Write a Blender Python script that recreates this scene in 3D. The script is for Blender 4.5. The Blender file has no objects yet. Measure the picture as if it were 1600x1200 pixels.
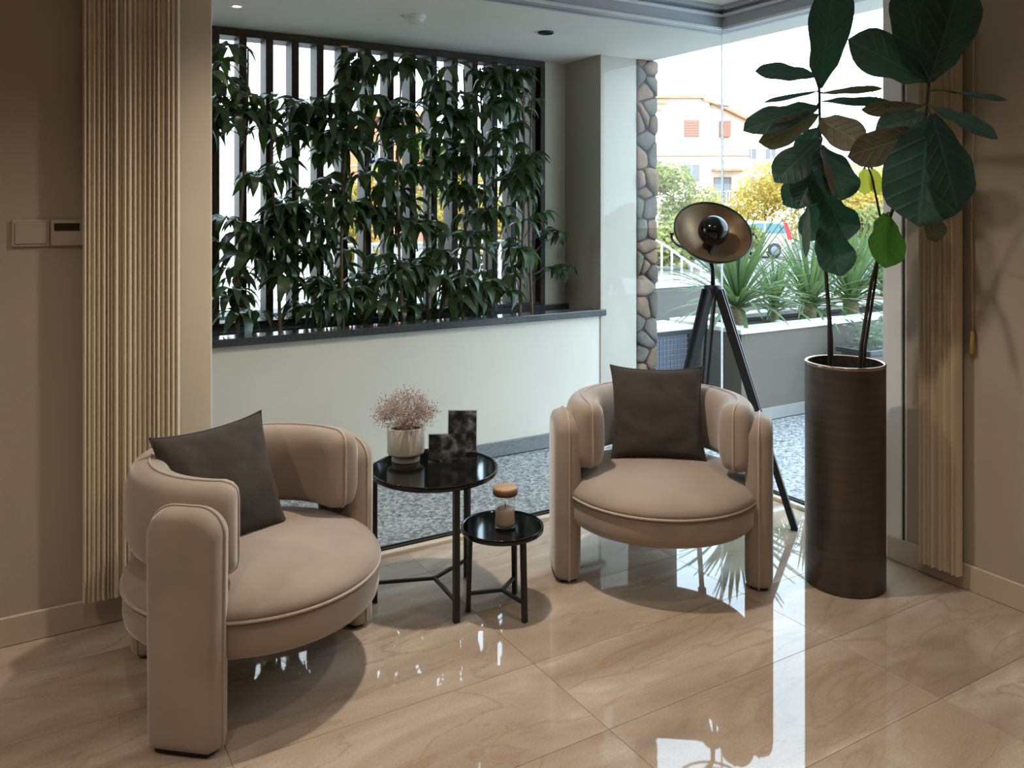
import bpy, math, random
from mathutils import Vector, Matrix, noise
PI = math.pi
D = bpy.data
scene = bpy.context.scene
COL = scene.collection

# ------------------------------------------------------------------ camera, world, sun, exposure
YAW = math.radians(31.0)
cam_d = D.cameras.new('camera')
cam = D.objects.new('camera', cam_d); COL.objects.link(cam)
cam.location = (-3.378, -3.359, 1.5)
cam.rotation_euler = (PI/2, 0, -YAW)
cam_d.sensor_width = 36.0
cam_d.lens = 36.0*1300/1600
cam_d.shift_y = -(600-325)/1600.0
cam_d.clip_start = .05; cam_d.clip_end = 600
scene.camera = cam

world = D.worlds.new('sky'); scene.world = world
world.use_nodes = True
bg = world.node_tree.nodes['Background']
bg.inputs['Color'].default_value = (.66, .84, 1.0, 1)
bg.inputs['Strength'].default_value = 6.4

sun_d = D.lights.new('sun', 'SUN'); sun = D.objects.new('sun', sun_d); COL.objects.link(sun)
sun_d.energy = 6.0; sun_d.angle = math.radians(1.0); sun_d.color = (1.0, .92, .80)
sun.location = (-10, -14, 14)
sun.rotation_euler = Vector((.42, .74, -.62)).to_track_quat('-Z', 'Y').to_euler()

scene.view_settings.view_transform = 'Standard'
scene.view_settings.look = 'None'
scene.view_settings.exposure = 0.0
scene.view_settings.gamma = 1.0
scene.view_settings.use_curve_mapping = False
try:
    scene.cycles.use_denoising = True
    scene.cycles.max_bounces = 10
    scene.cycles.transparent_max_bounces = 16
    scene.cycles.sample_clamp_indirect = 8.0
    scene.cycles.caustics_reflective = False
    scene.cycles.caustics_refractive = False
except Exception:
    pass

RZ = 2.6      # room ceiling
PZ = 2.5      # porch ceiling

# ------------------------------------------------------------------ helpers
class MB:
    def __init__(s): s.v = []; s.f = []; s.sm = []
    def add(s, vs, fs, smooth=False):
        o = len(s.v); s.v += [tuple(v) for v in vs]
        for f in fs: s.f.append(tuple(i+o for i in f)); s.sm.append(smooth)
        return s
    def box(s, x0, x1, y0, y1, z0, z1, b=0.0):
        if b <= 0:
            vs = [(x,y,z) for z in (z0,z1) for y in (y0,y1) for x in (x0,x1)]
            return s.add(vs, [(0,2,3,1),(4,5,7,6),(0,1,5,4),(2,6,7,3),(0,4,6,2),(1,3,7,5)])
        # chamfered box
        vs = []; idx = {}
        for sx in (0,1):
            for sy in (0,1):
                for sz in (0,1):
                    X = (x0,x1)[sx]; Y = (y0,y1)[sy]; Z = (z0,z1)[sz]
                    dx = b if sx == 0 else -b; dy = b if sy == 0 else -b; dz = b if sz == 0 else -b
                    idx[sx,sy,sz,0] = len(vs); vs.append((X, Y+dy, Z+dz))
                    idx[sx,sy,sz,1] = len(vs); vs.append((X+dx, Y, Z+dz))
                    idx[sx,sy,sz,2] = len(vs); vs.append((X+dx, Y+dy, Z))
        I = lambda a,b_,c,d: idx[a,b_,c,d]
        fs = []
        for a in (0,1):
            q = [I(a,0,0,0),I(a,1,0,0),I(a,1,1,0),I(a,0,1,0)]; fs.append(q if a else q[::-1])
            q = [I(0,a,0,1),I(1,a,0,1),I(1,a,1,1),I(0,a,1,1)]; fs.append(q[::-1] if a else q)
            q = [I(0,0,a,2),I(1,0,a,2),I(1,1,a,2),I(0,1,a,2)]; fs.append(q if a else q[::-1])
        for a in (0,1):
            for c in (0,1):
                fs.append([I(a,c,0,0),I(a,c,1,0),I(a,c,1,1),I(a,c,0,1)])
                fs.append([I(a,0,c,0),I(a,1,c,0),I(a,1,c,2),I(a,0,c,2)])
                fs.append([I(0,a,c,1),I(1,a,c,1),I(1,a,c,2),I(0,a,c,2)])
        for a in (0,1):
            for c in (0,1):
                for e in (0,1): fs.append([I(a,c,e,0),I(a,c,e,1),I(a,c,e,2)])
        return s.add(vs, fs)
    def lathe(s, prof, n=48, c=(0,0,0), smooth=True, mtx=None):
        """prof: list of (r,z); a repeated point makes a sharp edge; closes on the axis where r = 0"""
        vs = []; rings = []
        for r, z in prof:
            if r < 1e-6:
                rings.append([len(vs)]); vs.append(Vector((0,0,z)))
            else:
                rings.append(list(range(len(vs), len(vs)+n)))
                vs += [Vector((r*math.cos(2*PI*i/n), r*math.sin(2*PI*i/n), z)) for i in range(n)]
        fs = []
        for k in range(len(prof)-1):
            if prof[k] == prof[k+1]: continue
            a, b = rings[k], rings[k+1]
            if len(a) == 1 and len(b) == 1: continue
            for i in range(n):
                j = (i+1) % n
                if len(a) == 1: fs.append((a[0], b[j], b[i]))
                elif len(b) == 1: fs.append((a[i], a[j], b[0]))
                else: fs.append((a[i], a[j], b[j], b[i]))
        if mtx is not None: vs = [mtx @ v for v in vs]
        return s.add([(v[0]+c[0], v[1]+c[1], v[2]+c[2]) for v in vs], fs, smooth)
    def tube(s, pts, r, n=8, closed=False, cap=True):
        pts = [Vector(p) for p in pts]; m = len(pts)
        rs = r if isinstance(r, (list, tuple)) else [r]*m
        vs = []; fs = []; up = None
        for i, p in enumerate(pts):
            if closed: t = pts[(i+1) % m] - pts[i-1]
            else: t = pts[min(i+1, m-1)] - pts[max(i-1, 0)]
            t.normalize()
            if up is None:
                up = Vector((0,0,1)) if abs(t.z) < .9 else Vector((1,0,0))
            u = up - t*up.dot(t)
            if u.length < 1e-6: u = t.orthogonal()
            u.normalize(); w = t.cross(u); up = u
            vs += [p + (u*math.cos(2*PI*k/n) + w*math.sin(2*PI*k/n))*rs[i] for k in range(n)]
        for i in range(m if closed else m-1):
            a = i*n; b = ((i+1) % m)*n
            for k in range(n):
                l = (k+1) % n
                fs.append((a+k, a+l, b+l, b+k))
        s.add(vs, fs, True)
        if cap and not closed:
            o = len(s.v)-len(vs)
            s.f.append(tuple(o+k for k in range(n))[::-1]); s.sm.append(False)
            s.f.append(tuple(o+(m-1)*n+k for k in range(n))); s.sm.append(False)
        return s
    def bar(s, p, q, w, h, up=(0,0,1)):
        p = Vector(p); q = Vector(q); t = (q-p).normalized(); u = Vector(up)
        x = t.cross(u)
        if x.length < 1e-5: x = t.orthogonal()
        x.normalize(); u = x.cross(t)
        vs = [c + x*a*w/2 + u*b*h/2 for c in (p, q) for a, b in ((-1,-1),(1,-1),(1,1),(-1,1))]
        return s.add(vs, [(0,3,2,1),(4,5,6,7),(0,1,5,4),(1,2,6,5),(2,3,7,6),(3,0,4,7)])
    def prism(s, poly, y0, y1):
        n = len(poly)
        vs = [(x, y0, z) for x, z in poly] + [(x, y1, z) for x, z in poly]
        fs = [tuple(range(n)), tuple(range(2*n-1, n-1, -1))] + [(i, n+i, n+(i+1) % n, (i+1) % n) for i in range(n)]
        return s.add(vs, fs)
    def mesh(s, name):
        me = D.meshes.new(name); me.from_pydata(s.v, [], s.f)
        me.polygons.foreach_set('use_smooth', s.sm); me.update()
        return me
    def build(s, name, mat, parent=None):
        return obj(name, s.mesh(name), mat, parent)

def obj(name, me, mat=None, parent=None, loc=None, rot=None):
    o = D.objects.new(name, me); COL.objects.link(o)
    if mat is not None and len(me.materials) == 0: me.materials.append(mat)
    if parent is not None: o.parent = parent
    if loc is not None: o.location = loc
    if rot is not None: o.rotation_euler = rot
    return o
def tag(o, label, cat, group=None):
    o['label'] = label; o['category'] = cat
    if group: o['group'] = group
    return o
def struct(o, label=None, cat=None):
    o['kind'] = 'structure'
    if label: o['label'] = label
    if cat: o['category'] = cat
    return o
def thing(name, label, cat, loc=(0,0,0), rz=0.0, group=None):
    o = D.objects.new(name, None); COL.objects.link(o); o.empty_display_size = .1
    o.location = loc; o.rotation_euler = (0,0,rz)
    return tag(o, label, cat, group)
def wall_bm(name, box, mat, label=None, cat='wall'):
    m = MB(); m.box(*box); o = m.build(name, mat)
    return struct(o, label, cat)

# ------------------------------------------------------------------ materials
def nodes_of(name):
    m = D.materials.new(name); m.use_nodes = True
    nt = m.node_tree; b = nt.nodes['Principled BSDF']
    return m, nt, b
def ramp(nt, stops):
    r = nt.nodes.new('ShaderNodeValToRGB'); e = r.color_ramp.elements
    while len(e) < len(stops): e.new(.5)
    for i, (p, c) in enumerate(stops): e[i].position = p; e[i].color = (*c, 1)
    return r
def mat(name, col, rough=.6, metal=0.0, var=.0, scale=8.0, bump=0.0, bscale=None, spec=.5, stretch=(1,1,1), sheen=0.0, coat=0.0, coord='Object', col2=None, detail=4.0):
    m, nt, b = nodes_of(name)
    b.inputs['Roughness'].default_value = rough; b.inputs['Metallic'].default_value = metal
    b.inputs['Specular IOR Level'].default_value = spec
    if sheen: b.inputs['Sheen Weight'].default_value = sheen; b.inputs['Sheen Roughness'].default_value = .4
    if coat: b.inputs['Coat Weight'].default_value = coat; b.inputs['Coat Roughness'].default_value = .03
    b.inputs['Base Color'].default_value = (*col, 1)
    if var > 0 or bump > 0 or col2:
        tc = nt.nodes.new('ShaderNodeTexCoord'); mp = nt.nodes.new('ShaderNodeMapping')
        mp.inputs['Scale'].default_value = stretch
        nt.links.new(tc.outputs[coord], mp.inputs['Vector'])
    if var > 0 or col2:
        n = nt.nodes.new('ShaderNodeTexNoise'); n.inputs['Scale'].default_value = scale; n.inputs['Detail'].default_value = detail
        nt.links.new(mp.outputs[0], n.inputs['Vector'])
        lo = tuple(c*(1-var) for c in col); hi = col2 if col2 else tuple(min(1, c*(1+var)) for c in col)
        r = ramp(nt, [(.3, lo), (.7, hi)])
        nt.links.new(n.outputs['Fac'], r.inputs[0]); nt.links.new(r.outputs[0], b.inputs['Base Color'])
    if bump > 0:
        n2 = nt.nodes.new('ShaderNodeTexNoise'); n2.inputs['Scale'].default_value = bscale or scale*6; n2.inputs['Detail'].default_value = 3
        nt.links.new(mp.outputs[0], n2.inputs['Vector'])
        bp = nt.nodes.new('ShaderNodeBump'); bp.inputs['Strength'].default_value = bump; bp.inputs['Distance'].default_value = .01
        nt.links.new(n2.outputs['Fac'], bp.inputs['Height']); nt.links.new(bp.outputs[0], b.inputs['Normal'])
    return m
def leaf_mat(name, top, under, trans=.3, rough=.4, var=.25, scale=9, tcol=None, veins=False):
    m, nt, b = nodes_of(name)
    out = nt.nodes['Material Output']
    geo = nt.nodes.new('ShaderNodeNewGeometry'); info = nt.nodes.new('ShaderNodeObjectInfo')
    tc = nt.nodes.new('ShaderNodeTexCoord')
    n = nt.nodes.new('ShaderNodeTexNoise'); n.inputs['Scale'].default_value = scale
    nt.links.new(tc.outputs['Object'], n.inputs['Vector'])
    def pair(c):
        r = ramp(nt, [(.25, tuple(x*(1-var) for x in c)), (.75, tuple(min(1, x*(1+var)) for x in c))])
        nt.links.new(n.outputs['Fac'], r.inputs[0]); return r
    rt, ru = pair(top), pair(under)
    mx = nt.nodes.new('ShaderNodeMix'); mx.data_type = 'RGBA'
    nt.links.new(geo.outputs['Backfacing'], mx.inputs[0])
    nt.links.new(rt.outputs[0], mx.inputs[6]); nt.links.new(ru.outputs[0], mx.inputs[7])
    hsv = nt.nodes.new('ShaderNodeHueSaturation')
    mr = nt.nodes.new('ShaderNodeMapRange'); mr.inputs[3].default_value = .75; mr.inputs[4].default_value = 1.25
    nt.links.new(info.outputs['Random'], mr.inputs[0]); nt.links.new(mr.outputs[0], hsv.inputs['Value'])
    nt.links.new(mx.outputs[2], hsv.inputs['Color'])
    nt.links.new(hsv.outputs[0], b.inputs['Base Color']); b.inputs['Roughness'].default_value = rough
    if veins:
        # pale midrib and raised side veins, in the leaf's own coordinates (x across, y along)
        def mth(op, a, b_=None, c_=None):
            q = nt.nodes.new('ShaderNodeMath'); q.operation = op
            for i, v in enumerate((a, b_, c_)):
                if v is None: continue
                if isinstance(v, (int, float)): q.inputs[i].default_value = v
                else: nt.links.new(v, q.inputs[i])
            return q.outputs[0]
        sx = nt.nodes.new('ShaderNodeSeparateXYZ'); nt.links.new(tc.outputs['Object'], sx.inputs[0])
        ax_ = mth('ABSOLUTE', sx.outputs[0])
        ph = mth('MULTIPLY', mth('SUBTRACT', sx.outputs[1], mth('MULTIPLY', ax_, .55)), 44.0)
        side = mth('POWER', mth('MULTIPLY_ADD', mth('SINE', ph), .5, .5), 9.0)
        mid = mth('LESS_THAN', ax_, .016)
        hgt = mth('MAXIMUM', side, mid)
        bp = nt.nodes.new('ShaderNodeBump'); bp.inputs['Strength'].default_value = .3; bp.inputs['Distance'].default_value = .012
        nt.links.new(hgt, bp.inputs['Height']); nt.links.new(bp.outputs[0], b.inputs['Normal'])
        vm = nt.nodes.new('ShaderNodeMix'); vm.data_type = 'RGBA'; vm.inputs[7].default_value = (*tuple(min(1, c*2.2+.03) for c in top), 1)
        nt.links.new(mth('MAXIMUM', mth('MULTIPLY', side, .12), mth('MULTIPLY', mid, .5)), vm.inputs[0])
        nt.links.new(hsv.outputs[0], vm.inputs[6]); nt.links.new(vm.outputs[2], b.inputs['Base Color'])
    tr = nt.nodes.new('ShaderNodeBsdfTranslucent')
    tr.inputs['Color'].default_value = (*(tcol or tuple(min(1, c*1.8) for c in top)), 1)
    ms = nt.nodes.new('ShaderNodeMixShader'); ms.inputs[0].default_value = trans
    nt.links.new(b.outputs[0], ms.inputs[1]); nt.links.new(tr.outputs[0], ms.inputs[2]); nt.links.new(ms.outputs[0], out.inputs[0])
    return m
def glass_mat(name, tint=(.97,.985,.98), refl=1.0):
    """thin clear pane: straight transmission plus a Schlick mirror reflection"""
    m = D.materials.new(name); m.use_nodes = True; nt = m.node_tree; nt.nodes.clear()
    out = nt.nodes.new('ShaderNodeOutputMaterial')
    lw = nt.nodes.new('ShaderNodeLayerWeight'); lw.inputs[0].default_value = .5
    pw = nt.nodes.new('ShaderNodeMath'); pw.operation = 'POWER'; pw.inputs[1].default_value = 5
    nt.links.new(lw.outputs['Facing'], pw.inputs[0])
    ma = nt.nodes.new('ShaderNodeMath'); ma.operation = 'MULTIPLY_ADD'; ma.inputs[1].default_value = .9*refl; ma.inputs[2].default_value = .04*refl
    nt.links.new(pw.outputs[0], ma.inputs[0])
    t = nt.nodes.new('ShaderNodeBsdfTransparent'); t.inputs[0].default_value = (*tint, 1)
    g = nt.nodes.new('ShaderNodeBsdfGlossy'); g.inputs['Roughness'].default_value = 0.0
    ms = nt.nodes.new('ShaderNodeMixShader')
    nt.links.new(ma.outputs[0], ms.inputs[0]); nt.links.new(t.outputs[0], ms.inputs[1]); nt.links.new(g.outputs[0], ms.inputs[2])
    nt.links.new(ms.outputs[0], out.inputs[0])
    return m
def emit_mat(name, col, s):
    m, nt, b = nodes_of(name); b.inputs['Base Color'].default_value = (*col, 1)
    b.inputs['Emission Color'].default_value = (*col, 1); b.inputs['Emission Strength'].default_value = s
    return m

def tile_mat():
    m, nt, b = nodes_of('polished_stone_tile')
    geo = nt.nodes.new('ShaderNodeNewGeometry'); info = nt.nodes.new('ShaderNodeObjectInfo')
    sc = nt.nodes.new('ShaderNodeVectorMath'); sc.operation = 'SCALE'; sc.inputs['Scale'].default_value = 9.0
    comb = nt.nodes.new('ShaderNodeCombineXYZ')
    for i in range(3): nt.links.new(info.outputs['Random'], comb.inputs[i])
    nt.links.new(comb.outputs[0], sc.inputs[0])
    ad = nt.nodes.new('ShaderNodeVectorMath'); ad.operation = 'ADD'
    nt.links.new(geo.outputs['Position'], ad.inputs[0]); nt.links.new(sc.outputs[0], ad.inputs[1])
    mp = nt.nodes.new('ShaderNodeMapping'); mp.inputs['Rotation'].default_value = (0,0,math.radians(-24)); mp.inputs['Scale'].default_value = (.8, 2.5, 1)
    nt.links.new(ad.outputs[0], mp.inputs[0])
    n1 = nt.nodes.new('ShaderNodeTexNoise'); n1.inputs['Scale'].default_value = 1.5; n1.inputs['Detail'].default_value = 7; n1.inputs['Roughness'].default_value = .55; n1.inputs['Distortion'].default_value = .9
    nt.links.new(mp.outputs[0], n1.inputs['Vector'])
    r1 = ramp(nt, [(.30, (.275,.205,.152)), (.43, (.365,.283,.22)), (.55, (.425,.34,.272)), (.68, (.54,.455,.38))])
    nt.links.new(n1.outputs['Fac'], r1.inputs[0])
    # thin veins
    n2 = nt.nodes.new('ShaderNodeTexNoise'); n2.inputs['Scale'].default_value = 1.1; n2.inputs['Detail'].default_value = 5; n2.inputs['Distortion'].default_value = 1.3
    nt.links.new(mp.outputs[0], n2.inputs['Vector'])
    r2 = ramp(nt, [(.485, (0,0,0)), (.5, (1,1,1)), (.515, (0,0,0))])
    nt.links.new(n2.outputs['Fac'], r2.inputs[0])
    mx = nt.nodes.new('ShaderNodeMix'); mx.data_type = 'RGBA'; mx.inputs[7].default_value = (.29,.19,.125,1)
    mv = nt.nodes.new('ShaderNodeMath'); mv.operation = 'MULTIPLY'; mv.inputs[1].default_value = .45
    nt.links.new(r2.outputs[0], mv.inputs[0]); nt.links.new(mv.outputs[0], mx.inputs[0]); nt.links.new(r1.outputs[0], mx.inputs[6])
    # fine grain
    n3 = nt.nodes.new('ShaderNodeTexNoise'); n3.inputs['Scale'].default_value = 160; nt.links.new(geo.outputs['Position'], n3.inputs['Vector'])
    r3 = ramp(nt, [(.3, (.9,.9,.9)), (.7, (1.06,1.06,1.06))]); nt.links.new(n3.outputs['Fac'], r3.inputs[0])
    mm = nt.nodes.new('ShaderNodeMix'); mm.data_type = 'RGBA'; mm.blend_type = 'MULTIPLY'; mm.inputs[0].default_value = 1
    nt.links.new(mx.outputs[2], mm.inputs[6]); nt.links.new(r3.outputs[0], mm.inputs[7])
    nt.links.new(mm.outputs[2], b.inputs['Base Color'])
    b.inputs['Roughness'].default_value = .025; b.inputs['Specular IOR Level'].default_value = .72
    return m
def pebble_mat():
    m, nt, b = nodes_of('grey_pebble_paving')
    geo = nt.nodes.new('ShaderNodeNewGeometry')
    v = nt.nodes.new('ShaderNodeTexVoronoi'); v.inputs['Scale'].default_value = 75
    nt.links.new(geo.outputs['Position'], v.inputs['Vector'])
    r = ramp(nt, [(0, (.10,.105,.115)), (.45, (.26,.27,.285)), (1, (.50,.51,.52))])
    sp = nt.nodes.new('ShaderNodeSeparateColor'); nt.links.new(v.outputs['Color'], sp.inputs[0])
    nt.links.new(sp.outputs[0], r.inputs[0]); nt.links.new(r.outputs[0], b.inputs['Base Color'])
    bp = nt.nodes.new('ShaderNodeBump'); bp.inputs['Strength'].default_value = .5; bp.inputs['Distance'].default_value = .004; bp.invert = True
    nt.links.new(v.outputs['Distance'], bp.inputs['Height']); nt.links.new(bp.outputs[0], b.inputs['Normal'])
    b.inputs['Roughness'].default_value = .6
    return m

M = {}
M['tile'] = tile_mat()
M['grout'] = mat('grout', (.20,.15,.11), .4)
M['pebble'] = pebble_mat()
M['wall'] = mat('beige_wall_paint', (.37,.31,.245), .85, var=.03, scale=3, bump=.08, bscale=220)
M['base'] = mat('baseboard_stone', (.46,.38,.30), .35, var=.06, scale=5)
M['ceil'] = mat('white_ceiling', (.90,.87,.80), .9, var=.02, scale=3)
M['pwall'] = mat('white_render', (.67,.61,.53), .9, var=.03, scale=2.5, bump=.08, bscale=150)
M['column'] = mat('cream_column_render', (.47,.425,.36), .9, var=.03, scale=2.5, bump=.08, bscale=150)
M['sill'] = mat('dark_polished_granite', (.045,.047,.052), .14, var=.3, scale=60)
M['skirt'] = mat('grey_granite', (.17,.175,.18), .45, var=.25, scale=90)
M['frame_white'] = mat('white_aluminium', (.78,.76,.71), .4)
M['frame_grey'] = mat('grey_aluminium', (.50,.54,.60), .35)
M['frame_lit'] = mat('bright_aluminium_lip', (.85,.87,.90), .3)
M['rubber'] = mat('black_rubber', (.012,.012,.014), .5)
M['jamb'] = mat('cream_jamb', (.62,.54,.42), .6, var=.03, scale=4)
M['wood_dark'] = mat('dark_stained_wood', (.040,.026,.021), .5, var=.25, scale=6, stretch=(8,8,.6), spec=.35)
M['glass'] = glass_mat('clear_glass', (.97,.985,.98), .32)
M['jar_glass'] = glass_mat('jar_glass', (.96,.95,.93), 1.3)
M['acrylic'] = glass_mat('clear_acrylic', (.95,.96,.97), 1.2)
M['curtain'] = mat('cream_pleated_fabric', (.60,.51,.38), .8, var=.03, scale=4, sheen=.2)
M['velvet'] = mat('taupe_velvet', (.31,.25,.205), .85, var=.10, scale=5, bump=.12, bscale=420, sheen=.6, spec=.2)
M['piping'] = mat('taupe_piping', (.40,.33,.275), .7, sheen=.3)
M['foot'] = mat('black_foot', (.012,.010,.009), .5)
M['pillow'] = mat('charcoal_linen', (.052,.044,.038), .9, var=.12, scale=10, bump=.25, bscale=350, sheen=.15, spec=.15)
M['black_gloss'] = mat('black_lacquer', (.004,.004,.005), .06)
M['black_metal'] = mat('black_powder_coat', (.008,.008,.009), .45)
M['bronze'] = mat('brushed_bronze', (.105,.09,.08), .38, metal=.8, var=.12, scale=10, stretch=(.6,.6,5), bump=.03, bscale=60)
M['rim'] = mat('polished_bronze_rim', (.40,.30,.22), .18, metal=.9)
M['soil'] = mat('dark_soil', (.022,.016,.012), .95, var=.5, scale=40, bump=.6, bscale=60)
M['fig'] = leaf_mat('fig_leaf', (.028,.062,.060), (.135,.115,.09), .20, .48, tcol=(.05,.13,.06), veins=True)
M['fig_pale'] = leaf_mat('fig_leaf_underside', (.145,.115,.085), (.02,.06,.04), .22, .5, tcol=(.10,.12,.05), veins=True)
M['fig_yellow'] = leaf_mat('fig_leaf_yellow', (.26,.27,.03), (.30,.30,.06), .6, .4, tcol=(.75,.70,.08), veins=True)
M['fig_backlit'] = leaf_mat('fig_leaf_backlit', (.045,.11,.022), (.09,.15,.04), .4, .4, tcol=(.13,.30,.03), veins=True)  # leaf copy with backlight put into its brighter green; stalks share it
M['bark'] = mat('dark_bark', (.030,.022,.018), .85, var=.4, scale=40, bump=.4)
M['schef'] = leaf_mat('planter_leaf', (.016,.040,.016), (.04,.065,.03), .18, .33, tcol=(.10,.22,.03))
M['cane'] = mat('plant_cane', (.16,.105,.06), .7, var=.3, scale=20)
M['yucca'] = leaf_mat('yucca_leaf', (.075,.125,.05), (.12,.17,.085), .28, .28, tcol=(.22,.32,.10))
M['yucca_base'] = mat('yucca_trunk', (.30,.22,.13), .9, var=.4, scale=30, stretch=(1,1,6), bump=.5)
M['stone_a'] = mat('stone_grey', (.105,.085,.066), .85, var=.45, scale=7, bump=.6, bscale=25, detail=8)
M['stone_b'] = mat('stone_brown', (.165,.102,.06), .85, var=.45, scale=7, bump=.6, bscale=25, detail=8)
M['stone_c'] = mat('stone_pink', (.20,.118,.082), .85, var=.35, scale=7, bump=.6, bscale=25, detail=8)
M['stone_d'] = mat('stone_green_grey', (.098,.085,.056), .85, var=.45, scale=7, bump=.6, bscale=25, detail=8)
M['mortar'] = mat('dark_mortar', (.022,.018,.015), .95, var=.3, scale=30)
M['planter_wall'] = mat('grey_planter_render', (.135,.115,.094), .85, var=.06, scale=4, bump=.1, bscale=120)
M['coping'] = mat('white_stone_coping', (.78,.80,.80), .4, var=.04, scale=8)
M['skirt_light'] = mat('pale_grey_skirting', (.26,.255,.24), .5, var=.06, scale=6)
M['silicone'] = leaf_mat('white_silicone', (.8,.8,.8), (.8,.8,.8), .5, .4, var=0, tcol=(.9,.9,.9))
M['wire'] = mat('grey_wire', (.20,.23,.28), .5)
M['bound'] = mat('grey_boundary_render', (.15,.135,.12), .85, var=.1, scale=3)
M['white_metal'] = mat('white_painted_metal', (.80,.80,.78), .4)
M['plastic_white'] = mat('white_plastic', (.44,.38,.31), .45)
M['plastic_wall'] = mat('beige_plastic', (.38,.32,.255), .5)
M['lcd'] = mat('dark_lcd', (.035,.028,.018), .2)
M['brass'] = mat('dish_gold_leaf', (.30,.20,.115), .42, metal=.55, var=.3, scale=9)
M['ceramic'] = mat('cream_ceramic', (.56,.52,.45), .35, var=.04, scale=6)
M['dried'] = mat('dried_flower', (.34,.25,.22), .9, var=.35, scale=40)
M['wax'] = mat('candle_wax', (.52,.42,.32), .5)
M['lid'] = mat('wooden_lid', (.40,.27,.16), .4, var=.25, scale=12, stretch=(1,8,1))
M['lid_band'] = mat('red_brown_band', (.10,.035,.02), .4)
M['cream_wall'] = mat('cream_facade', (.80,.68,.52), .9, var=.03, scale=.4)
M['white_wall'] = mat('white_facade', (.86,.86,.84), .9, var=.02, scale=.4)
M['roof'] = mat('terracotta_roof', (.45,.20,.11), .85, var=.2, scale=3)
M['shutter'] = mat('brown_shutter', (.22,.10,.065), .7)
M['pane'] = mat('far_window_pane', (.12,.13,.15), .1)
M['orange_brick'] = mat('orange_brick', (.58,.19,.09), .9, var=.12, scale=3)
M['tree_y'] = leaf_mat('yellow_foliage', (.38,.29,.07), (.42,.32,.08), .38, .7, tcol=(.64,.48,.09))
M['tree_g'] = leaf_mat('green_yellow_foliage', (.17,.18,.06), (.19,.20,.07), .35, .7, tcol=(.32,.34,.08))
M['trunk'] = mat('tree_trunk', (.12,.085,.06), .9, var=.3, scale=6)
M['road'] = mat('pale_asphalt', (.13,.125,.12), .9, var=.1, scale=.6)
M['car_white'] = mat('white_car_paint', (.78,.78,.78), .25, coat=.5)
M['car_glass'] = mat('tinted_car_glass', (.10,.20,.28), .06)
M['tail'] = mat('red_tail_lamp', (.60,.03,.03), .3)
M['tyre'] = mat('tyre_rubber', (.02,.02,.02), .8)
M['crate'] = mat('blue_grey_mesh_panel', (.13,.15,.19), .5, var=.1, scale=20)
M['shrub'] = leaf_mat('grey_green_shrub', (.12,.17,.10), (.16,.20,.14), .3, .5)
M['warm_lens'] = emit_mat('warm_lamp_lens', (1.0,.82,.58), 12)
M['porch_lens'] = emit_mat('porch_lamp_lens', (1.0,.90,.72), 14)

# ------------------------------------------------------------------ room shell
X0, Y0 = -7.0, -7.0
m = MB(); m.box(X0, 0.06, Y0, 0.06, -.30, -.004)
floor = struct(m.build('floor', M['grout']), 'polished beige stone tile floor of the room', 'floor')
TX, TY, GAP = .964, .4025, .0013
tm = MB(); tm.box(0, TX-GAP, 0, TY-GAP, -.003, 0.0, .0004)
tile_me = tm.mesh('tile'); tile_me.materials.append(M['tile'])
gx, gy = -1.905, -1.853
xs = []; x = gx
while x > X0: x -= TX
while x < -.02: xs.append(x); x += TX
ys = []; y = gy
while y > Y0: y -= TY
while y < -.02: ys.append(y); y += TY
for x in xs:
    for y in ys:
        w = min(TX, 0.0-x); h = min(TY, 0.0-y)
        if x < X0-.01 or y < Y0-.01 or w < .03 or h < .03: continue
        t = obj('tile', tile_me, None, floor, (x, y, 0))
        t.scale = (w/TX, h/TY, 1)

# wall with the left curtain, continuing the plane of the left glass
wall_bm('wall_left', (X0, -2.84, -.02, .18, 0, RZ), M['wall'], 'beige painted wall behind the wide pleated curtain')
wall_bm('wall_right', (-.15, .06, Y0, -1.215, 0, RZ), M['wall'], 'beige wall beyond the narrow pleated curtain at right')
wall_bm('wall_back', (X0, .06, Y0-.15, Y0, 0, RZ), M['wall'], 'beige wall behind the viewer')
wall_bm('wall_side', (X0-.15, X0, Y0-.15, .18, 0, RZ), M['wall'], 'beige wall far to the left of the viewer')
struct(MB().box(X0-.15, .10, Y0-.15, .10, RZ, RZ+.2).build('ceiling', M['ceil']), 'white ceiling of the room above the glass corner', 'ceiling')
struct(MB().box(X0-.15, .36, Y0-.15, 1.62, RZ+.2, RZ+3.2).build('wall_sun_block', M['pwall']), 'unseen block added over room and porch to keep the sun off', 'wall')  # added out of view, blocks the sun from room, porch and yuccas
struct(MB().box(X0, -2.86, -.034, -.02, 0, .10, .003).build('baseboard_left', M['base']), 'pale stone baseboard along the left wall', 'baseboard')
struct(MB().box(-.166, -.15, Y0, -1.13, 0, .10, .003).build('baseboard_right', M['base']), 'pale baseboard along the right wall', 'baseboard')
# cream jamb at the left end of the glass
struct(MB().box(-2.84, -2.72, -.03, .18, 0, RZ, .004).build('trim_1', M['jamb']), 'cream jamb between pleated curtain and left glass', 'trim')
# white panel at the right end of the glass
struct(MB().box(-.152, .06, -1.215, -1.10, 0, RZ, .004).build('trim_2', M['frame_white']), 'pale panel between right glass and narrow curtain', 'trim')

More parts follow.
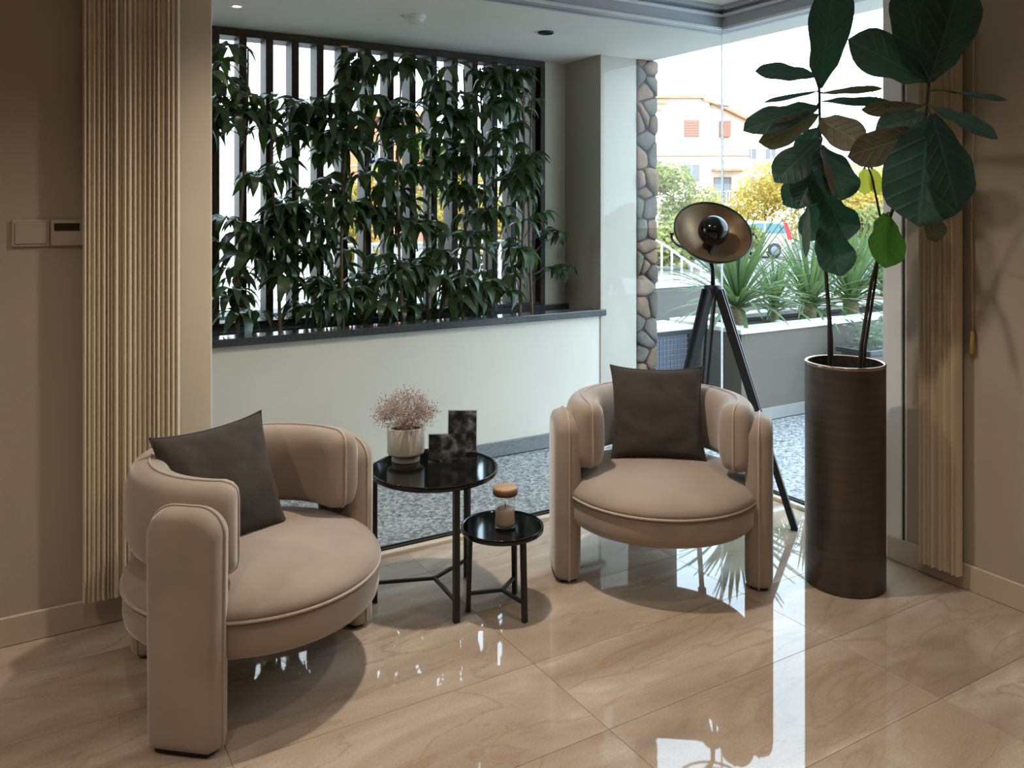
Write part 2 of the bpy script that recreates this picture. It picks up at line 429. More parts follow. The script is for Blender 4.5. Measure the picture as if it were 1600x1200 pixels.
# glazing: left pane runs along y = 0, right pane along x = 0, meeting in a frameless corner
def glazing(name, label, axis, a0, a1, tb, tt):
    root = thing(name, label, 'window'); root['kind'] = 'structure'
    def bx(n, mt, u0, u1, v0, v1, z0, z1, b=0):
        mm = MB()
        if axis == 'x': mm.box(u0, u1, v0, v1, z0, z1, b)
        else: mm.box(v0, v1, u0, u1, z0, z1, b)
        return mm.build(n, mt, root)
    bx('pane', M['glass'], a0, a1, .018, .028, .02, 2.475)
    tr = bx('bottom_track', M['jamb'], a0, tb, -.022, .06, -.002, .018, .003)
    bx('gasket', M['rubber'], a0, a1, .008, .016, .018, .027)
    bx('gasket', M['rubber'], a0, a1, .030, .038, .018, .027)
    bx('top_track', M['frame_grey'], a0, tt, -.03, .06, 2.475, RZ)
    bx('track_lip', M['frame_lit'], a0, a1-.03, -.042, -.03, 2.475, 2.490, .002)
    bx('track_lip', M['frame_lit'], a0, a1-.05, -.052, -.03, 2.545, 2.560, .002)
    bx('ceiling_trim', M['frame_grey'], a0, a1-.07, -.075, -.03, 2.578, RZ, .002)
    return root, bx
w1, bx1 = glazing('window_1', 'wide fixed glass pane between left jamb and glass corner', 'x', -2.72, .028, .058, .06)
w2, bx2 = glazing('window_2', 'narrower fixed glass pane right of the glass corner', 'y', -1.10, .018, -.0221, -.0301)
MB().box(.018, .028, .018, .028, .02, 2.475, .002).build('corner_joint', M['silicone'], w1)
MB().box(-.16, .05, -1.197, -1.123, 0, RZ, .004).build('jamb', M['frame_white'], w2)
MB().box(-.158, .05, -1.205, -1.199, 0, RZ).build('jamb_gap', M['rubber'], w2)

# ------------------------------------------------------------------ porch and yard structure
struct(MB().box(-8, 9, .06, 3.0, -.25, -.005).box(.06, 9, -8, .06, -.25, -.005).build('floor_porch', M['pebble']), 'grey pebble paving of the porch outside the glass', 'paving')
struct(MB().box(-7.2, .36, .06, 1.62, PZ, RZ+.2).box(.06, .36, -7.2, .06, PZ, RZ+.2).build('ceiling_porch', M['ceil']), 'white porch ceiling outside the glass', 'ceiling')
struct(MB().box(-7, -.09, 1.0, 1.12, 0, .80).build('wall_planter', M['pwall']), 'low white wall under the dark planter sill', 'wall')
struct(MB().box(-7, -.09, 1.34, 1.62, 0, .80).build('wall_planter_back', M['pwall']), 'low wall behind the planter carrying the slatted screen', 'wall')
struct(MB().box(-7, .2, .985, 1.0, 0, .088, .003).build('baseboard_porch', M['skirt']), 'grey granite skirting at the foot of the porch wall', 'baseboard')
struct(MB().box(-7, -.06, .965, 1.11, .80, .84, .004).build('trim_3', M['sill']), 'dark polished granite sill in front of the planter', 'sill')
struct(MB().box(-7, -.09, 1.345, 1.66, .80, .842, .003).build('trim_4', M['sill']), 'dark polished ledge under the wooden slats', 'sill')
struct(MB().box(-7, -.09, 1.11, 1.345, .55, .765).build('soil_bed', M['soil']), 'dark soil in the planter before the slats', 'soil')
struct(MB().box(-.26, -.09, 1.40, 1.62, .80, PZ).build('wall_screen_end', M['pwall']), 'white wall strip right of the slatted screen', 'wall')
col = thing('wall_column', 'white column between slatted screen and stone pillar', 'column'); col['kind'] = 'structure'
MB().box(-.09, .215, 1.0, 1.62, 0, PZ).build('column_body', M['column'], col)
MB().box(-.09, -.05, .992, 1.0, .0, PZ, .002).build('corner_bead', M['column'], col)
wall_bm('wall_porch_end', (-7.2, -7, 0, 1.62, 0, PZ), M['pwall'], 'white wall closing the porch far left')

# ------------------------------------------------------------------ stone pillar, every stone its own piece
def stone_pillar():
    rnd = random.Random(5)
    root = thing('stone_pillar', 'pillar of irregular brown and grey stones beside white column', 'pillar', (0,0,0)); root['kind'] = 'structure'
    MB().box(.222, .395, 1.012, 1.60, 0, PZ).build('mortar_core', M['mortar'], root)
    mats = [M['stone_a'], M['stone_b'], M['stone_c'], M['stone_d'], M['stone_a'], M['stone_b']]
    def stone(poly, out, depth, mt):
        # poly in face (u,z); out(u,z,d) -> world
        n = len(poly); cu = sum(p[0] for p in poly)/n; cz = sum(p[1] for p in poly)/n
        mm = MB(); rings = [(1.0, 0), (1.0, depth*.55), (.86, depth*.92), (.5, depth*1.04)]
        vs = []
        for s_, d_ in rings:
            for (u, z) in poly:
                vs.append(out(cu+(u-cu)*s_, cz+(z-cz)*s_, d_*(1+rnd.uniform(-.12, .12))))
        vs.append(out(cu, cz, depth*1.05))
        fs = []
        for k in range(len(rings)-1):
            for i in range(n): j = (i+1) % n; fs.append((k*n+i, k*n+j, (k+1)*n+j, (k+1)*n+i))
        o = (len(rings)-1)*n
        for i in range(n): fs.append((o+i, o+(i+1) % n, len(vs)-1))
        mm.add(vs, fs, True); mm.build('stone', mt, root)
    def face(u0, u1, out):
        # irregular rubble: cells of scattered seeds, clipped to the face
        seeds = []; z = .04; k = 0
        while z < PZ:
            cols = 2 if (k % 3 != 2) else 1
            for c_ in range(cols): seeds.append((u0+(u1-u0)*((c_+.5)/cols+rnd.uniform(-.16, .16)), z+rnd.uniform(-.045, .045)))
            z += rnd.uniform(.085, .135); k += 1
        for i, (pu, pz) in enumerate(seeds):
            poly = [(u0, 0), (u1, 0), (u1, PZ), (u0, PZ)]
            for j, (qu, qz) in enumerate(seeds):
                if i == j or abs(qz-pz) > .6: continue
                mu, mz = (pu+qu)/2, (pz+qz)/2; du, dz = qu-pu, qz-pz; ln = math.hypot(du, dz)
                f = lambda p: ((p[0]-mu)*du+(p[1]-mz)*dz)/ln + .0055
                new = []
                for a_, b_ in zip(poly, poly[1:]+poly[:1]):
                    fa, fb = f(a_), f(b_)
                    if fa <= 0: new.append(a_)
                    if (fa < 0 < fb) or (fb < 0 < fa):
                        t = fa/(fa-fb); new.append((a_[0]+(b_[0]-a_[0])*t, a_[1]+(b_[1]-a_[1])*t))
                poly = new
                if len(poly) < 3: break
            if len(poly) < 3: continue
            # round the corners a little
            rp = []
            for a_, b_ in zip(poly, poly[1:]+poly[:1]):
                for t in (.18, .5, .82):
                    wob = rnd.uniform(-.003, .001) if t == .5 else 0
                    rp.append((a_[0]+(b_[0]-a_[0])*t, a_[1]+(b_[1]-a_[1])*t+wob))
            stone(rp, out, rnd.uniform(.016, .036), mats[rnd.randrange(6)])
    face(.216, .402, lambda u, z, d: (u, 1.015-d, z))
    face(1.03, 1.30, lambda u, z, d: (.39+d, u, z))
    face(1.30, 1.60, lambda u, z, d: (.39+d, u, z))
    return root
stone_pillar()

# ------------------------------------------------------------------ slatted wooden screen
def screen():
    root = thing('slatted_screen', 'tall dark wooden screen of upright slats behind the planter', 'screen', (0,0,0))
    MB().box(-4.6, -.26, 1.39, 1.54, PZ-.045, PZ-.002, .003).build('top_rail', M['wood_dark'], root)
    MB().box(-4.6, -.26, 1.40, 1.54, .842, .862, .003).build('bottom_rail', M['wood_dark'], root)
    MB().box(-.36, -.335, 1.395, 1.60, .842, PZ-.045, .003).build('end_post', M['wood_dark'], root)
    MB().box(-.30, -.262, 1.385, 1.47, .842, PZ-.045, .003).build('end_post', M['wood_dark'], root)
    MB().box(-.335, -.30, 1.44, 1.46, .862, PZ-.045).build('end_panel', M['wood_dark'], root)
    me = MB().box(-.021, .021, 1.40, 1.53, .862, PZ-.045, .003).mesh('slat'); me.materials.append(M['wood_dark'])
    for k in range(-8, 13):
        x = -2.271 + .1475*k
        obj('slat', me, None, root, (x, 0, 0))
    return root
screen()

# ------------------------------------------------------------------ porch ceiling fittings
def can_light(label, loc, lens, energy=0, color=(1,.8,.58), group=None, zc=RZ, r=.045, spot=2.5):
    root = thing('ceiling_downlight', label, 'light', (loc[0], loc[1], zc), 0, group)
    MB().lathe([(r*.72,-.001),(r,-.001),(r*1.02,-.006),(r*.98,-.010),(r*.80,-.010),(r*.72,-.004)], 32).build('trim_ring', M['frame_white'] if lens is not None else M['black_metal'], root)
    MB().lathe([(0,-.003),(r*.74,-.003)][::-1], 32).build('lens', lens or M['rubber'], root)
    if energy:
        ld = D.lights.new('downlight_bulb', 'SPOT'); lo = D.objects.new('downlight_bulb', ld); COL.objects.link(lo)
        ld.energy = energy; ld.color = color; ld.spot_size = spot; ld.spot_blend = 1.0; ld.shadow_soft_size = .05
        lo.parent = root; lo.location = (0, 0, -.03)
    return root
can_light('small lit round downlight in porch ceiling at upper left', (-2.43, .85), M['porch_lens'], 6, zc=PZ, r=.03)
can_light('unlit dark round downlight in porch ceiling near the column', (-.779, .593), None, zc=PZ, r=.045)
sd = thing('smoke_detector', 'round white smoke detector on the porch ceiling', 'detector', (-1.58, .615, PZ))
MB().lathe([(0,-.034),(.035,-.034),(.044,-.028),(.046,-.018),(.046,-.018),(.058,-.016),(.060,-.006),(.060,0)], 32).build('housing', M['white_metal'], sd)
MB().lathe([(0,-.037),(.012,-.037),(.013,-.033)], 16).build('button', M['frame_white'], sd)

# room downlights (the warm light of the room)
for (x, y, e) in ((-1.95, -.76, 150), (-1.45, -2.0, 44), (-3.3, -1.75, 24), (-2.4, -3.0, 34), (-4.6, -1.3, 85), (-4.4, -3.6, 30), (-1.6, -4.2, 34)):
    can_light('warm recessed downlight in the room ceiling above the picture', (x, y), M['warm_lens'], e, (1.0, .88, .74), 'warm downlights of the room ceiling', RZ)

# ------------------------------------------------------------------ pleated curtains
def curtain(name, label, axis, a0, a1, off, z0, z1, seed, n, deep=1.0):
    rnd = random.Random(seed)
    w = [rnd.uniform(.7, 1.3) for _ in range(n)]; s = sum(w); w = [(a1-a0)*v/s for v in w]
    front = []; back = []; a = a0
    for k, v in enumerate(w):
        amp = rnd.uniform(.009, .016)*deep; base = rnd.uniform(-.004, .005)
        for i in range(5):
            t = i/5.0
            d = base + amp*(t/.4 if t < .4 else (1-t)/.6)**.8
            front.append((a+v*t, d)); back.append((a+v*t, -.012))
        a += v
    front.append((a1, 0)); back.append((a1, -.012))
    vs = []; N = len(front)
    P = (lambda u, d, z: (u, off-d, z)) if axis == 'x' else (lambda u, d, z: (off-d, u, z))
    for z in (z0, z1):
        vs += [P(u, d, z) for u, d in front]
        vs += [P(u, d, z) for u, d in back]
    fs = []; sm = []
    for i in range(N-1):
        fs.append((i, i+1, 2*N+i+1, 2*N+i)); fs.append((N+i+1, N+i, 3*N+i, 3*N+i+1))
        fs.append((i, N+i, N+i+1, i+1)); fs.append((2*N+i, 2*N+i+1, 3*N+i+1, 3*N+i))
    fs.append((0, 2*N, 3*N, N)); fs.append((N-1, 2*N-1, 4*N-1, 3*N-1))
    root = thing(name, label, 'curtain', P((a0+a1)/2, 0, z0))
    mm = MB(); c = Vector(root.location)
    mm.add([Vector(v)-c for v in vs], fs, False); mm.build('pleats', M['curtain'], root)
    rail = MB(); p = Vector(P(a0-.02, -.02, z1)) - c; q = Vector(P(a1+.02, .03, z1+.03)) - c
    rail.box(min(p.x,q.x), max(p.x,q.x), min(p.y,q.y), max(p.y,q.y), min(p.z,q.z), max(p.z,q.z)); rail.build('rail', M['frame_white'], root)
    return root
curtain('pleated_curtain', 'wide cream pleated curtain hanging beside the left jamb', 'x', -3.165, -2.845, -.085, .115, RZ-.035, 3, 21)
curtain('pleated_curtain', 'narrow pleated curtain hanging behind the tall fig plant', 'y', -1.475, -1.305, -.20, .06, RZ-.035, 8, 10, 2.0)

# wall controls
sw = thing('light_switch', 'blank beige switch plate beside the thermostat', 'switch', (-3.322, -.02, 1.412))
MB().box(-.058, .058, -.009, 0, -.047, .047, .003).build('plate', M['plastic_wall'], sw)
MB().box(-.048, .048, -.012, -.009, -.037, .037, .002).build('rocker', M['plastic_wall'], sw)
th = thing('thermostat', 'wall thermostat with dark display left of the curtain', 'thermostat', (-3.212, -.02, 1.412))
MB().box(-.05, .05, -.018, 0, -.045, .045, .004).build('housing', M['plastic_white'], th)
MB().box(-.04, .04, -.020, -.018, .008, .034).build('display', M['lcd'], th)
MB().box(.004, .036, -.020, -.018, -.030, -.010, .001).build('button', M['plastic_white'], th)
cd = thing('pull_cord', 'thin pull cord with small tassel on the right wall', 'cord', (-.162, -1.50, .93))
MB().tube([(0,0,.09),(0,.004,.5),(0,-.004,.9),(0,.0,1.6)], .0018, 6).build('cord', M['jamb'], cd)
MB().lathe([(0,.09),(.006,.088),(.009,.07),(.011,0),(0,-.002)][::-1], 12).build('tassel', mat('gold_tassel', (.42,.28,.10), .7), cd)

# ------------------------------------------------------------------ armchairs
def superellipse(a, b, n, e):
    out = []
    for i in range(n):
        t = 2*PI*i/n + PI/2
        c, s = math.cos(t), math.sin(t)
        out.append((a*math.copysign(abs(c)**(2/e), c), b*math.copysign(abs(s)**(2/e), s)))
    return out
def slab_part(root, ang, R, W=.222, H=.672, T=.108, z0=.009):
    """upholstered upright panel; broad faces point inwards and outwards"""
    def outline(ins, n=10):
        w = W/2-ins; top = H-ins; bot = z0+ins*.6; rt = .075-ins*.5; rb = .02
        pts = []
        for (cx_, cz_, r_, a0) in ((w-rt, top-rt, rt, 0), (-w+rt, top-rt, rt, 90), (-w+rb, bot+rb, rb, 180), (w-rb, bot+rb, rb, 270)):
            for i in range(n+1):
                a = math.radians(a0+90*i/n); pts.append((cx_+r_*math.cos(a), cz_+r_*math.sin(a)))
        # a little taper towards the foot
        return [(u*(1-.05*max(0, (.25-z))/.25), z) for u, z in pts]
    rings = [(-1.0, .050), (-.93, .026), (-.72, .010), (-.35, .0025), (0, 0.0), (.35, .0025), (.72, .010), (.93, .026), (1.0, .050)]
    vs = []; n = None
    for t, ins in rings:
        o = outline(ins); n = len(o); vs += [(t*T/2, u, z) for u, z in o]
    fs = []
    for k in range(len(rings)-1):
        for i in range(n): j = (i+1) % n; fs.append((k*n+i, k*n+j, (k+1)*n+j, (k+1)*n+i))
    fs.append(tuple(range(n))[::-1]); fs.append(tuple((len(rings)-1)*n+i for i in range(n)))
    mt = Matrix.Rotation(ang, 4, 'Z') @ Matrix.Translation((R, 0, 0))
    mm = MB(); mm.add([mt @ Vector(v) for v in vs], fs, True)
    p = mm.build('arm_panel', M['velvet'], root)
    seam = MB(); seam.tube([mt @ Vector((0, u, z)) for u, z in outline(-.001)], .0042, 6, closed=True); seam.build('piping', M['piping'], p)
    ft = MB(); ft.box(-.034, .034, -.080, .080, 0, .02, .003); ft.v = [tuple(mt @ Vector(v)) for v in ft.v]; ft.build('foot', M['foot'], p)
    return p
def armchair(label, loc, rz):
    root = thing('armchair', label, 'armchair', loc, rz, 'round taupe velvet armchairs')
    R = .395
    MB().lathe([(0,.228),(R-.045,.228),(R-.018,.235),(R-.004,.25),(R,.268),(R,.330),(R-.004,.342),(R-.016,.346),(0,.346)], 72).build('seat_base', M['velvet'], root)
    pr = [(0,.340),(R-.014,.342),(R+.002,.350),(R+.004,.362),(R-.006,.380),(R-.032,.400),(R-.08,.418),(R-.15,.432),(R-.24,.440),(0,.444)]
    c = MB().lathe(pr, 72).build('seat_cushion', M['velvet'], root)
    MB().tube([((R+.003)*math.cos(2*PI*i/72), (R+.003)*math.sin(2*PI*i/72), .346) for i in range(72)], .0055, 6, closed=True).build('piping', M['piping'], c)
    # curved back cushion
    sec = superellipse(.072, .134, 36, 3.2); n = len(sec); RB = .318; zc = .582
    a0, a1 = math.radians(68), math.radians(292); K = 56
    stations = []
    for i in range(K+1): stations.append((a0+(a1-a0)*i/K, 1.0))
    e = .045/RB
    ends0 = [(a0-e, .35), (a0-e*.9, .66), (a0-e*.55, .88)]; ends1 = [(a1+e*.55, .88), (a1+e*.9, .66), (a1+e, .35)]
    stations = ends0 + stations + ends1
    vs = []
    for a, s in stations:
        for (u, v) in sec:
            sag = .012*math.cos((a-PI)*1.1)
            r = RB + u*s; z = zc + sag*0 + v*(1-(1-s)*.45)
            vs.append((r*math.cos(a), r*math.sin(a), z))
    fs = []
    for k in range(len(stations)-1):
        for i in range(n): j = (i+1) % n; fs.append((k*n+i, k*n+j, (k+1)*n+j, (k+1)*n+i))
    fs.append(tuple(range(n))[::-1]); fs.append(tuple((len(stations)-1)*n+i for i in range(n)))
    b = MB().add(vs, fs, True).build('backrest', M['velvet'], root)
    # seam round the middle of the cushion
    path = []
    for a, s in stations: path.append((RB*math.cos(a), RB*math.sin(a), zc+.134*(1-(1-s)*.45)+.001))
    for t in (.9, .5, 0, -.5, -.9): path.append((RB*math.cos(a1+e*1.03), RB*math.sin(a1+e*1.03), zc+.09*t))
    for a, s in stations[::-1]: path.append((RB*math.cos(a), RB*math.sin(a), zc-.134*(1-(1-s)*.45)-.001))
    for t in (-.9, -.5, 0, .5, .9): path.append((RB*math.cos(a0-e*1.03), RB*math.sin(a0-e*1.03), zc+.09*t))
    MB().tube(path, .0042, 6, closed=True).build('piping', M['piping'], b)
    for ang in (78, -78, 180): slab_part(root, math.radians(ang), .399)
    return root
def pillow(label, loc, rot, W=.40, H=.40, T=.10, seed=1):
    rnd = random.Random(seed); N = 28
    vs = []; fs = []
    def shape(u, v):
        e = (1-abs(u)**2.4)*(1-abs(v)**2.4)
        t = T*max(0, e)**.42
        pin = .10*(1-v*v)**.8*abs(u)**2.5; pin2 = .11*(1-u*u)**.8*abs(v)**2.5
        x = u*W/2*(1-pin); z = v*H/2*(1-pin2)
        wob = .010*noise.noise((u*2.3+seed, v*2.3, 0)) + .004*noise.noise((u*7, v*7+seed, 3))
        return x, z, t/2, wob*(min(1, e*3))
    for side in (1, -1):
        for i in range(N+1):
            for j in range(N+1):
                u = -1+2*i/N; v = -1+2*j/N
                x, z, t, w = shape(u, v)
                vs.append((x, side*(t+w) if abs(u) < 1 and abs(v) < 1 else 0, z))
    o2 = (N+1)**2
    for i in range(N):
        for j in range(N):
            a = i*(N+1)+j; q = (a, a+1, a+N+2, a+N+1)
            fs.append(q); fs.append(tuple(o2+k for k in q[::-1]))
    root = thing('throw_pillow', label, 'pillow', loc)
    root.rotation_euler = rot
    MB().add(vs, fs, True).build('cushion', M['pillow'], root)
    edge = []
    for i in range(N): x, z, *_ = shape(-1+2*i/N, -1); edge.append((x, 0, z))
    for i in range(N): x, z, *_ = shape(1, -1+2*i/N); edge.append((x, 0, z))
    for i in range(N): x, z, *_ = shape(1-2*i/N, 1); edge.append((x, 0, z))
    for i in range(N): x, z, *_ = shape(-1, 1-2*i/N); edge.append((x, 0, z))
    MB().tube(edge, .0035, 6, closed=True).build('piping', M['pillow'], root)
    return root
CL = (-2.698, -.612); FL = math.radians(-53)
CR = (-1.068, -.705); FR = math.radians(-126.5)
armchair('taupe velvet armchair beside the wide pleated curtain, turned to the right', (CL[0], CL[1], 0), FL)
armchair('taupe velvet armchair facing the viewer in front of tripod lamp', (CR[0], CR[1], 0), FR)
def on_chair(c, f, fwd, side, z):
    return (c[0]+fwd*math.cos(f)-side*math.sin(f), c[1]+fwd*math.sin(f)+side*math.cos(f), z)
pillow('dark charcoal throw pillow on the armchair by the curtain', on_chair(CL, FL, -.115, -.03, .598), (math.radians(-21), math.radians(-2), FL+PI/2-.32), .40, .40, .13, seed=2)
pillow('dark charcoal throw pillow on the armchair facing the viewer', on_chair(CR, FR, -.105, .0, .622), (math.radians(-17), 0, FR+PI/2), seed=6)

# ------------------------------------------------------------------ round side tables
def side_table(label, c, R, H, legs, lw, base_spread=1.0):
    root = thing('side_table', label, 'table', (c[0], c[1], 0), 0, 'round black side tables')
    MB().lathe([(0,H-.016),(R-.004,H-.016),(R,H-.012),(R,H+.003),(R-.002,H+.005),(R-.005,H+.004),(R-.008,H),(R-.008,H),(0,H)], 72).build('table_top', M['black_gloss'], root)
    for a, r in legs:
        p = Vector((math.cos(a)*r, math.sin(a)*r, 0)); q = Vector((p.x*base_spread, p.y*base_spread, H-.014))
        MB().bar(p, q, lw, lw, (math.cos(a), math.sin(a), 0)).build('leg', M['black_metal'], root)
        zz = .075 if H > .4 else .07
        k = zz/H; s = p.lerp(q, k)
        MB().bar((0,0,zz), s, .011, .011).build('stretcher', M['black_metal'], root)
    return root
TA = (-1.984, -.46)
def angs(c, pts): return [(math.atan2(y-c[1], x-c[0]), math.hypot(x-c[0], y-c[1])) for x, y in pts]
side_table('taller round black side table beside the curtain armchair', TA, .244, .50, angs(TA, [(-1.999,-.672),(-1.793,-.368),(-2.195,-.375)]), .021)
TB = (-1.805, -.67)
side_table('lower round black side table carrying a candle jar', TB, .155, .31, angs(TB, [(-1.787,-.80),(-1.925,-.623),(-1.702,-.59)]), .017, .93)

# ------------------------------------------------------------------ things on the tables
def flower_pot():
    root = thing('flower_pot', 'cream ceramic pot of dried flowers on the taller side table', 'flower pot', (-2.04, -.314, .50))
    MB().lathe([(0,0),(.054,0),(.056,.003),(.056,.022),(.058,.026),(.070,.030),(.073,.034),(.074,.040),(.074,.134),(.072,.137),(.069,.134),(.069,.06),(0,.06)], 48).build('pot', M['ceramic'], root)
    MB().lathe([(.069,.118),(0,.122)], 32).build('soil', M['soil'], root)
    rnd = random.Random(4); mm = MB(); ft = MB()
    ico = [(0,0,1),(.94,0,-.33),(-.47,.82,-.33),(-.47,-.82,-.33)]
    for k in range(230):
        a = rnd.uniform(0, 2*PI); el = math.acos(rnd.uniform(-.12, 1)); r = .118*rnd.uniform(.55, 1.04)
        c0 = Vector((rnd.uniform(-.03,.03), rnd.uniform(-.03,.03), .12))
        tip = Vector((math.sin(el)*math.cos(a)*r, math.sin(el)*math.sin(a)*r, .165+math.cos(el)*r*.98))
        mid = c0.lerp(tip, .55) + Vector((0,0,.02))
        if k % 2 == 0: mm.tube([c0, mid, tip], .0007, 3, cap=False)
        for q in range(13):
            d = tip + Vector((rnd.gauss(0,.013), rnd.gauss(0,.013), rnd.gauss(0,.011)))
            s = rnd.uniform(.0018, .0042); rot = Matrix.Rotation(rnd.uniform(0, 6), 3, Vector((rnd.random(), rnd.random(), 1)).normalized())
            ft.add([d + rot @ (Vector(v)*s) for v in ico], [(0,1,2),(0,2,3),(0,3,1),(1,3,2)], False)
    mm.build('flower_stems', M['dried'], root)
    o = ft.build('flower_heads', M['dried'], root); o['kind'] = 'stuff'
flower_pot()

def photo_mat(name, seed):
    """dark monochrome snapshot: soft pale and dark blotches"""
    m_, nt, b = nodes_of(name)
    tc = nt.nodes.new('ShaderNodeTexCoord'); mp = nt.nodes.new('ShaderNodeMapping'); mp.inputs['Location'].default_value = (seed, seed*.7, 0)
    nt.links.new(tc.outputs['Object'], mp.inputs[0])
    n = nt.nodes.new('ShaderNodeTexNoise'); n.inputs['Scale'].default_value = 32; n.inputs['Detail'].default_value = 3
    nt.links.new(mp.outputs[0], n.inputs['Vector'])
    r = ramp(nt, [(.38, (.02,.021,.023)), (.52, (.09,.092,.097)), (.68, (.34,.34,.34))])
    nt.links.new(n.outputs['Fac'], r.inputs[0]); nt.links.new(r.outputs[0], b.inputs['Base Color'])
    b.inputs['Roughness'].default_value = .25
    return m_
def photo_frame(label, loc, rz, w, h, seed):
    root = thing('photo_frame', label, 'photo frame', loc, rz, 'clear photo frames on the taller side table')
    tl = Matrix.Rotation(math.radians(-8), 4, 'X')
    def put(name, mm, mt): mm.v = [tuple(tl @ Vector(v)) for v in mm.v]; return mm.build(name, mt, root)
    put('photo', MB().box(-w/2+.004, w/2-.004, -.001, .001, .010, h-.004), photo_mat('snapshot_%d' % seed, seed))
    put('front_sheet', MB().box(-w/2, w/2, -.005, -.002, .0, h), M['acrylic'])
    put('back_sheet', MB().box(-w/2, w/2, .002, .005, .0, h), M['acrylic'])
    MB().box(-w/2, w/2, -.006, .045, 0, .004, .001).build('foot', M['acrylic'], root)
photo_frame('clear frame with landscape dark photo in front of the upright one', (-1.912, -.425, .5005), -YAW+.10, .152, .112, 1)
photo_frame('clear frame with upright dark photo behind the landscape one', (-1.815, -.365, .5005), -YAW-.02, .122, .178, 5)

jr = thing('candle_jar', 'glass candle jar with wooden lid on the lower side table', 'candle jar', (-1.80, -.683, .311))
MB().lathe([(0,.0),(.036,.0),(.040,.004),(.0405,.012),(.037,.05),(.0365,.08),(.039,.112),(.041,.126)], 40).build('jar', M['jar_glass'], jr)
MB().lathe([(0,.006),(.0365,.007),(.0365,.02),(.034,.052),(.033,.066),(.031,.069),(0,.067)], 32).build('wax', M['wax'], jr)
MB().tube([(0,0,.066),(.001,0,.078),(0,.001,.090)], .0018, 6).build('wick', M['foot'], jr)
l = MB().lathe([(0,.120),(.043,.120),(.0462,.123),(.0462,.136),(.044,.138)], 40).build('lid_band', M['lid_band'], jr)
MB().lathe([(.044,.1375),(.0455,.139),(.0455,.147),(.043,.150),(0,.150)], 40).build('lid', M['lid'], jr)

# ------------------------------------------------------------------ tripod lamp
def tripod_lamp():
    c = Vector((-.440, -.377, 0))
    root = thing('tripod_lamp', 'black tripod floor lamp with round film style dish by the glass corner', 'floor lamp', c)
    Fv = Vector((math.sin(YAW), math.cos(YAW), 0)); Rv = Vector((math.cos(YAW), -math.sin(YAW), 0)); Uz = Vector((0,0,1))
    hub = Vector((0,0,1.10))
    MB().lathe([(0,1.085),(.040,1.085),(.043,1.09),(.043,1.118),(.038,1.124),(0,1.124)], 24).build('hub', M['black_metal'], root)
    for ang in (math.radians(210), math.radians(330), math.radians(90)):
        d = Rv*math.cos(ang) + Fv*math.sin(ang)
        top = hub + d*.03; bot = d*.385
        side = d.cross(Uz).normalized()
        lg = MB()
        for s in (-1, 1):
            lg.bar(top + side*s*.018, bot.lerp(top, .42) + side*s*.011, .012, .040, d)
        lg.bar(bot.lerp(top, .48), bot + Vector((0,0,.012)), .020, .030, d)
        L = lg.build('leg', M['wood_dark'] if False else M['black_metal'], root)
        MB().bar(bot + Vector((0,0,.013)), bot, .022, .030, d).build('rubber_foot', M['rubber'], L)
        MB().bar(bot.lerp(top, .44)-side*.02, bot.lerp(top, .44)+side*.02, .03, .012, d).build('clamp', M['black_metal'], L)
    # post and dish
    C = Vector((0,0,1.382))
    ax = (-Fv*math.cos(math.radians(41)) + Uz*math.sin(math.radians(41)) + Rv*.05).normalized()
    q = ax.to_track_quat('Z', 'Y').to_matrix().to_4x4()
    mt = Matrix.Translation(C) @ q
    back = mt @ Vector((0,0,-.125))
    MB().tube([(0,0,1.12),(0,0,1.20),tuple(Vector((0,0,1.22)).lerp(back, .5)), tuple(back)], .011, 10).build('post', M['black_metal'], root)
    R = .186; prof = []
    for i in range(13):
        t = i/12*math.radians(64); rs = R/math.sin(math.radians(64)); prof.append((rs*math.sin(t), -(rs*math.cos(t)-rs*math.cos(math.radians(64)))))
    dep = -prof[0][1]
    outer = [(r, z-.004) for r, z in prof] + [(R+.006, 0), (R+.006, .006), (R, .007)]
    sh = MB().lathe(outer, 64, mtx=mt).build('dish', M['black_metal'], root)
    MB().lathe([(r*.985, z+.002) for r, z in prof][::-1] + [], 64, mtx=mt).build('dish_lining', M['brass'], sh)
    MB().lathe([(R-.002,.004),(R+.004,.009),(R+.007,.004)], 64, mtx=mt).build('dish_rim', M['black_metal'], sh)
    # round anti-glare cap in front of the bulb
    cap = [(0,.074)] + [(.075*math.sin(math.radians(a)), .074*math.cos(math.radians(a))) for a in range(10, 121, 10)]
    mc = Matrix.Translation(C + ax*.012) @ q
    MB().lathe(cap[::-1], 48, mtx=mc).build('glare_cap', M['black_gloss'], root)
    MB().lathe([(0,-dep),(.026,-dep),(.026,-.055),(.018,-.04),(0,-.04)], 24, mtx=mt).build('bulb_holder', M['black_metal'], root)
    for a in (90, 210, 330):
        p0 = mt @ Vector((.02*math.cos(math.radians(a)), .02*math.sin(math.radians(a)), -.07)); p1 = mt @ Vector((.055*math.cos(math.radians(a)), .055*math.sin(math.radians(a)), -.025))
        MB().tube([p0, p1], .0025, 6).build('cap_strut', M['black_metal'], root)
    for s in (-1, 1):
        xr = (mt.to_3x3() @ Vector((1,0,0)))
        side = Rv
        MB().tube([C + side*s*(R+.004) - ax*.015, C + side*s*(R+.022) - ax*.015], .007, 10).build('pivot_bolt', M['black_metal'], root)
    # yoke behind the dish
    pts = []
    for i in range(17):
        t = PI*i/16
        pts.append(C + Rv*math.cos(t)*(R+.012) - ax*(.015 + math.sin(t)*.135))
    MB().tube(pts, .006, 8).build('yoke', M['black_metal'], root)
tripod_lamp()

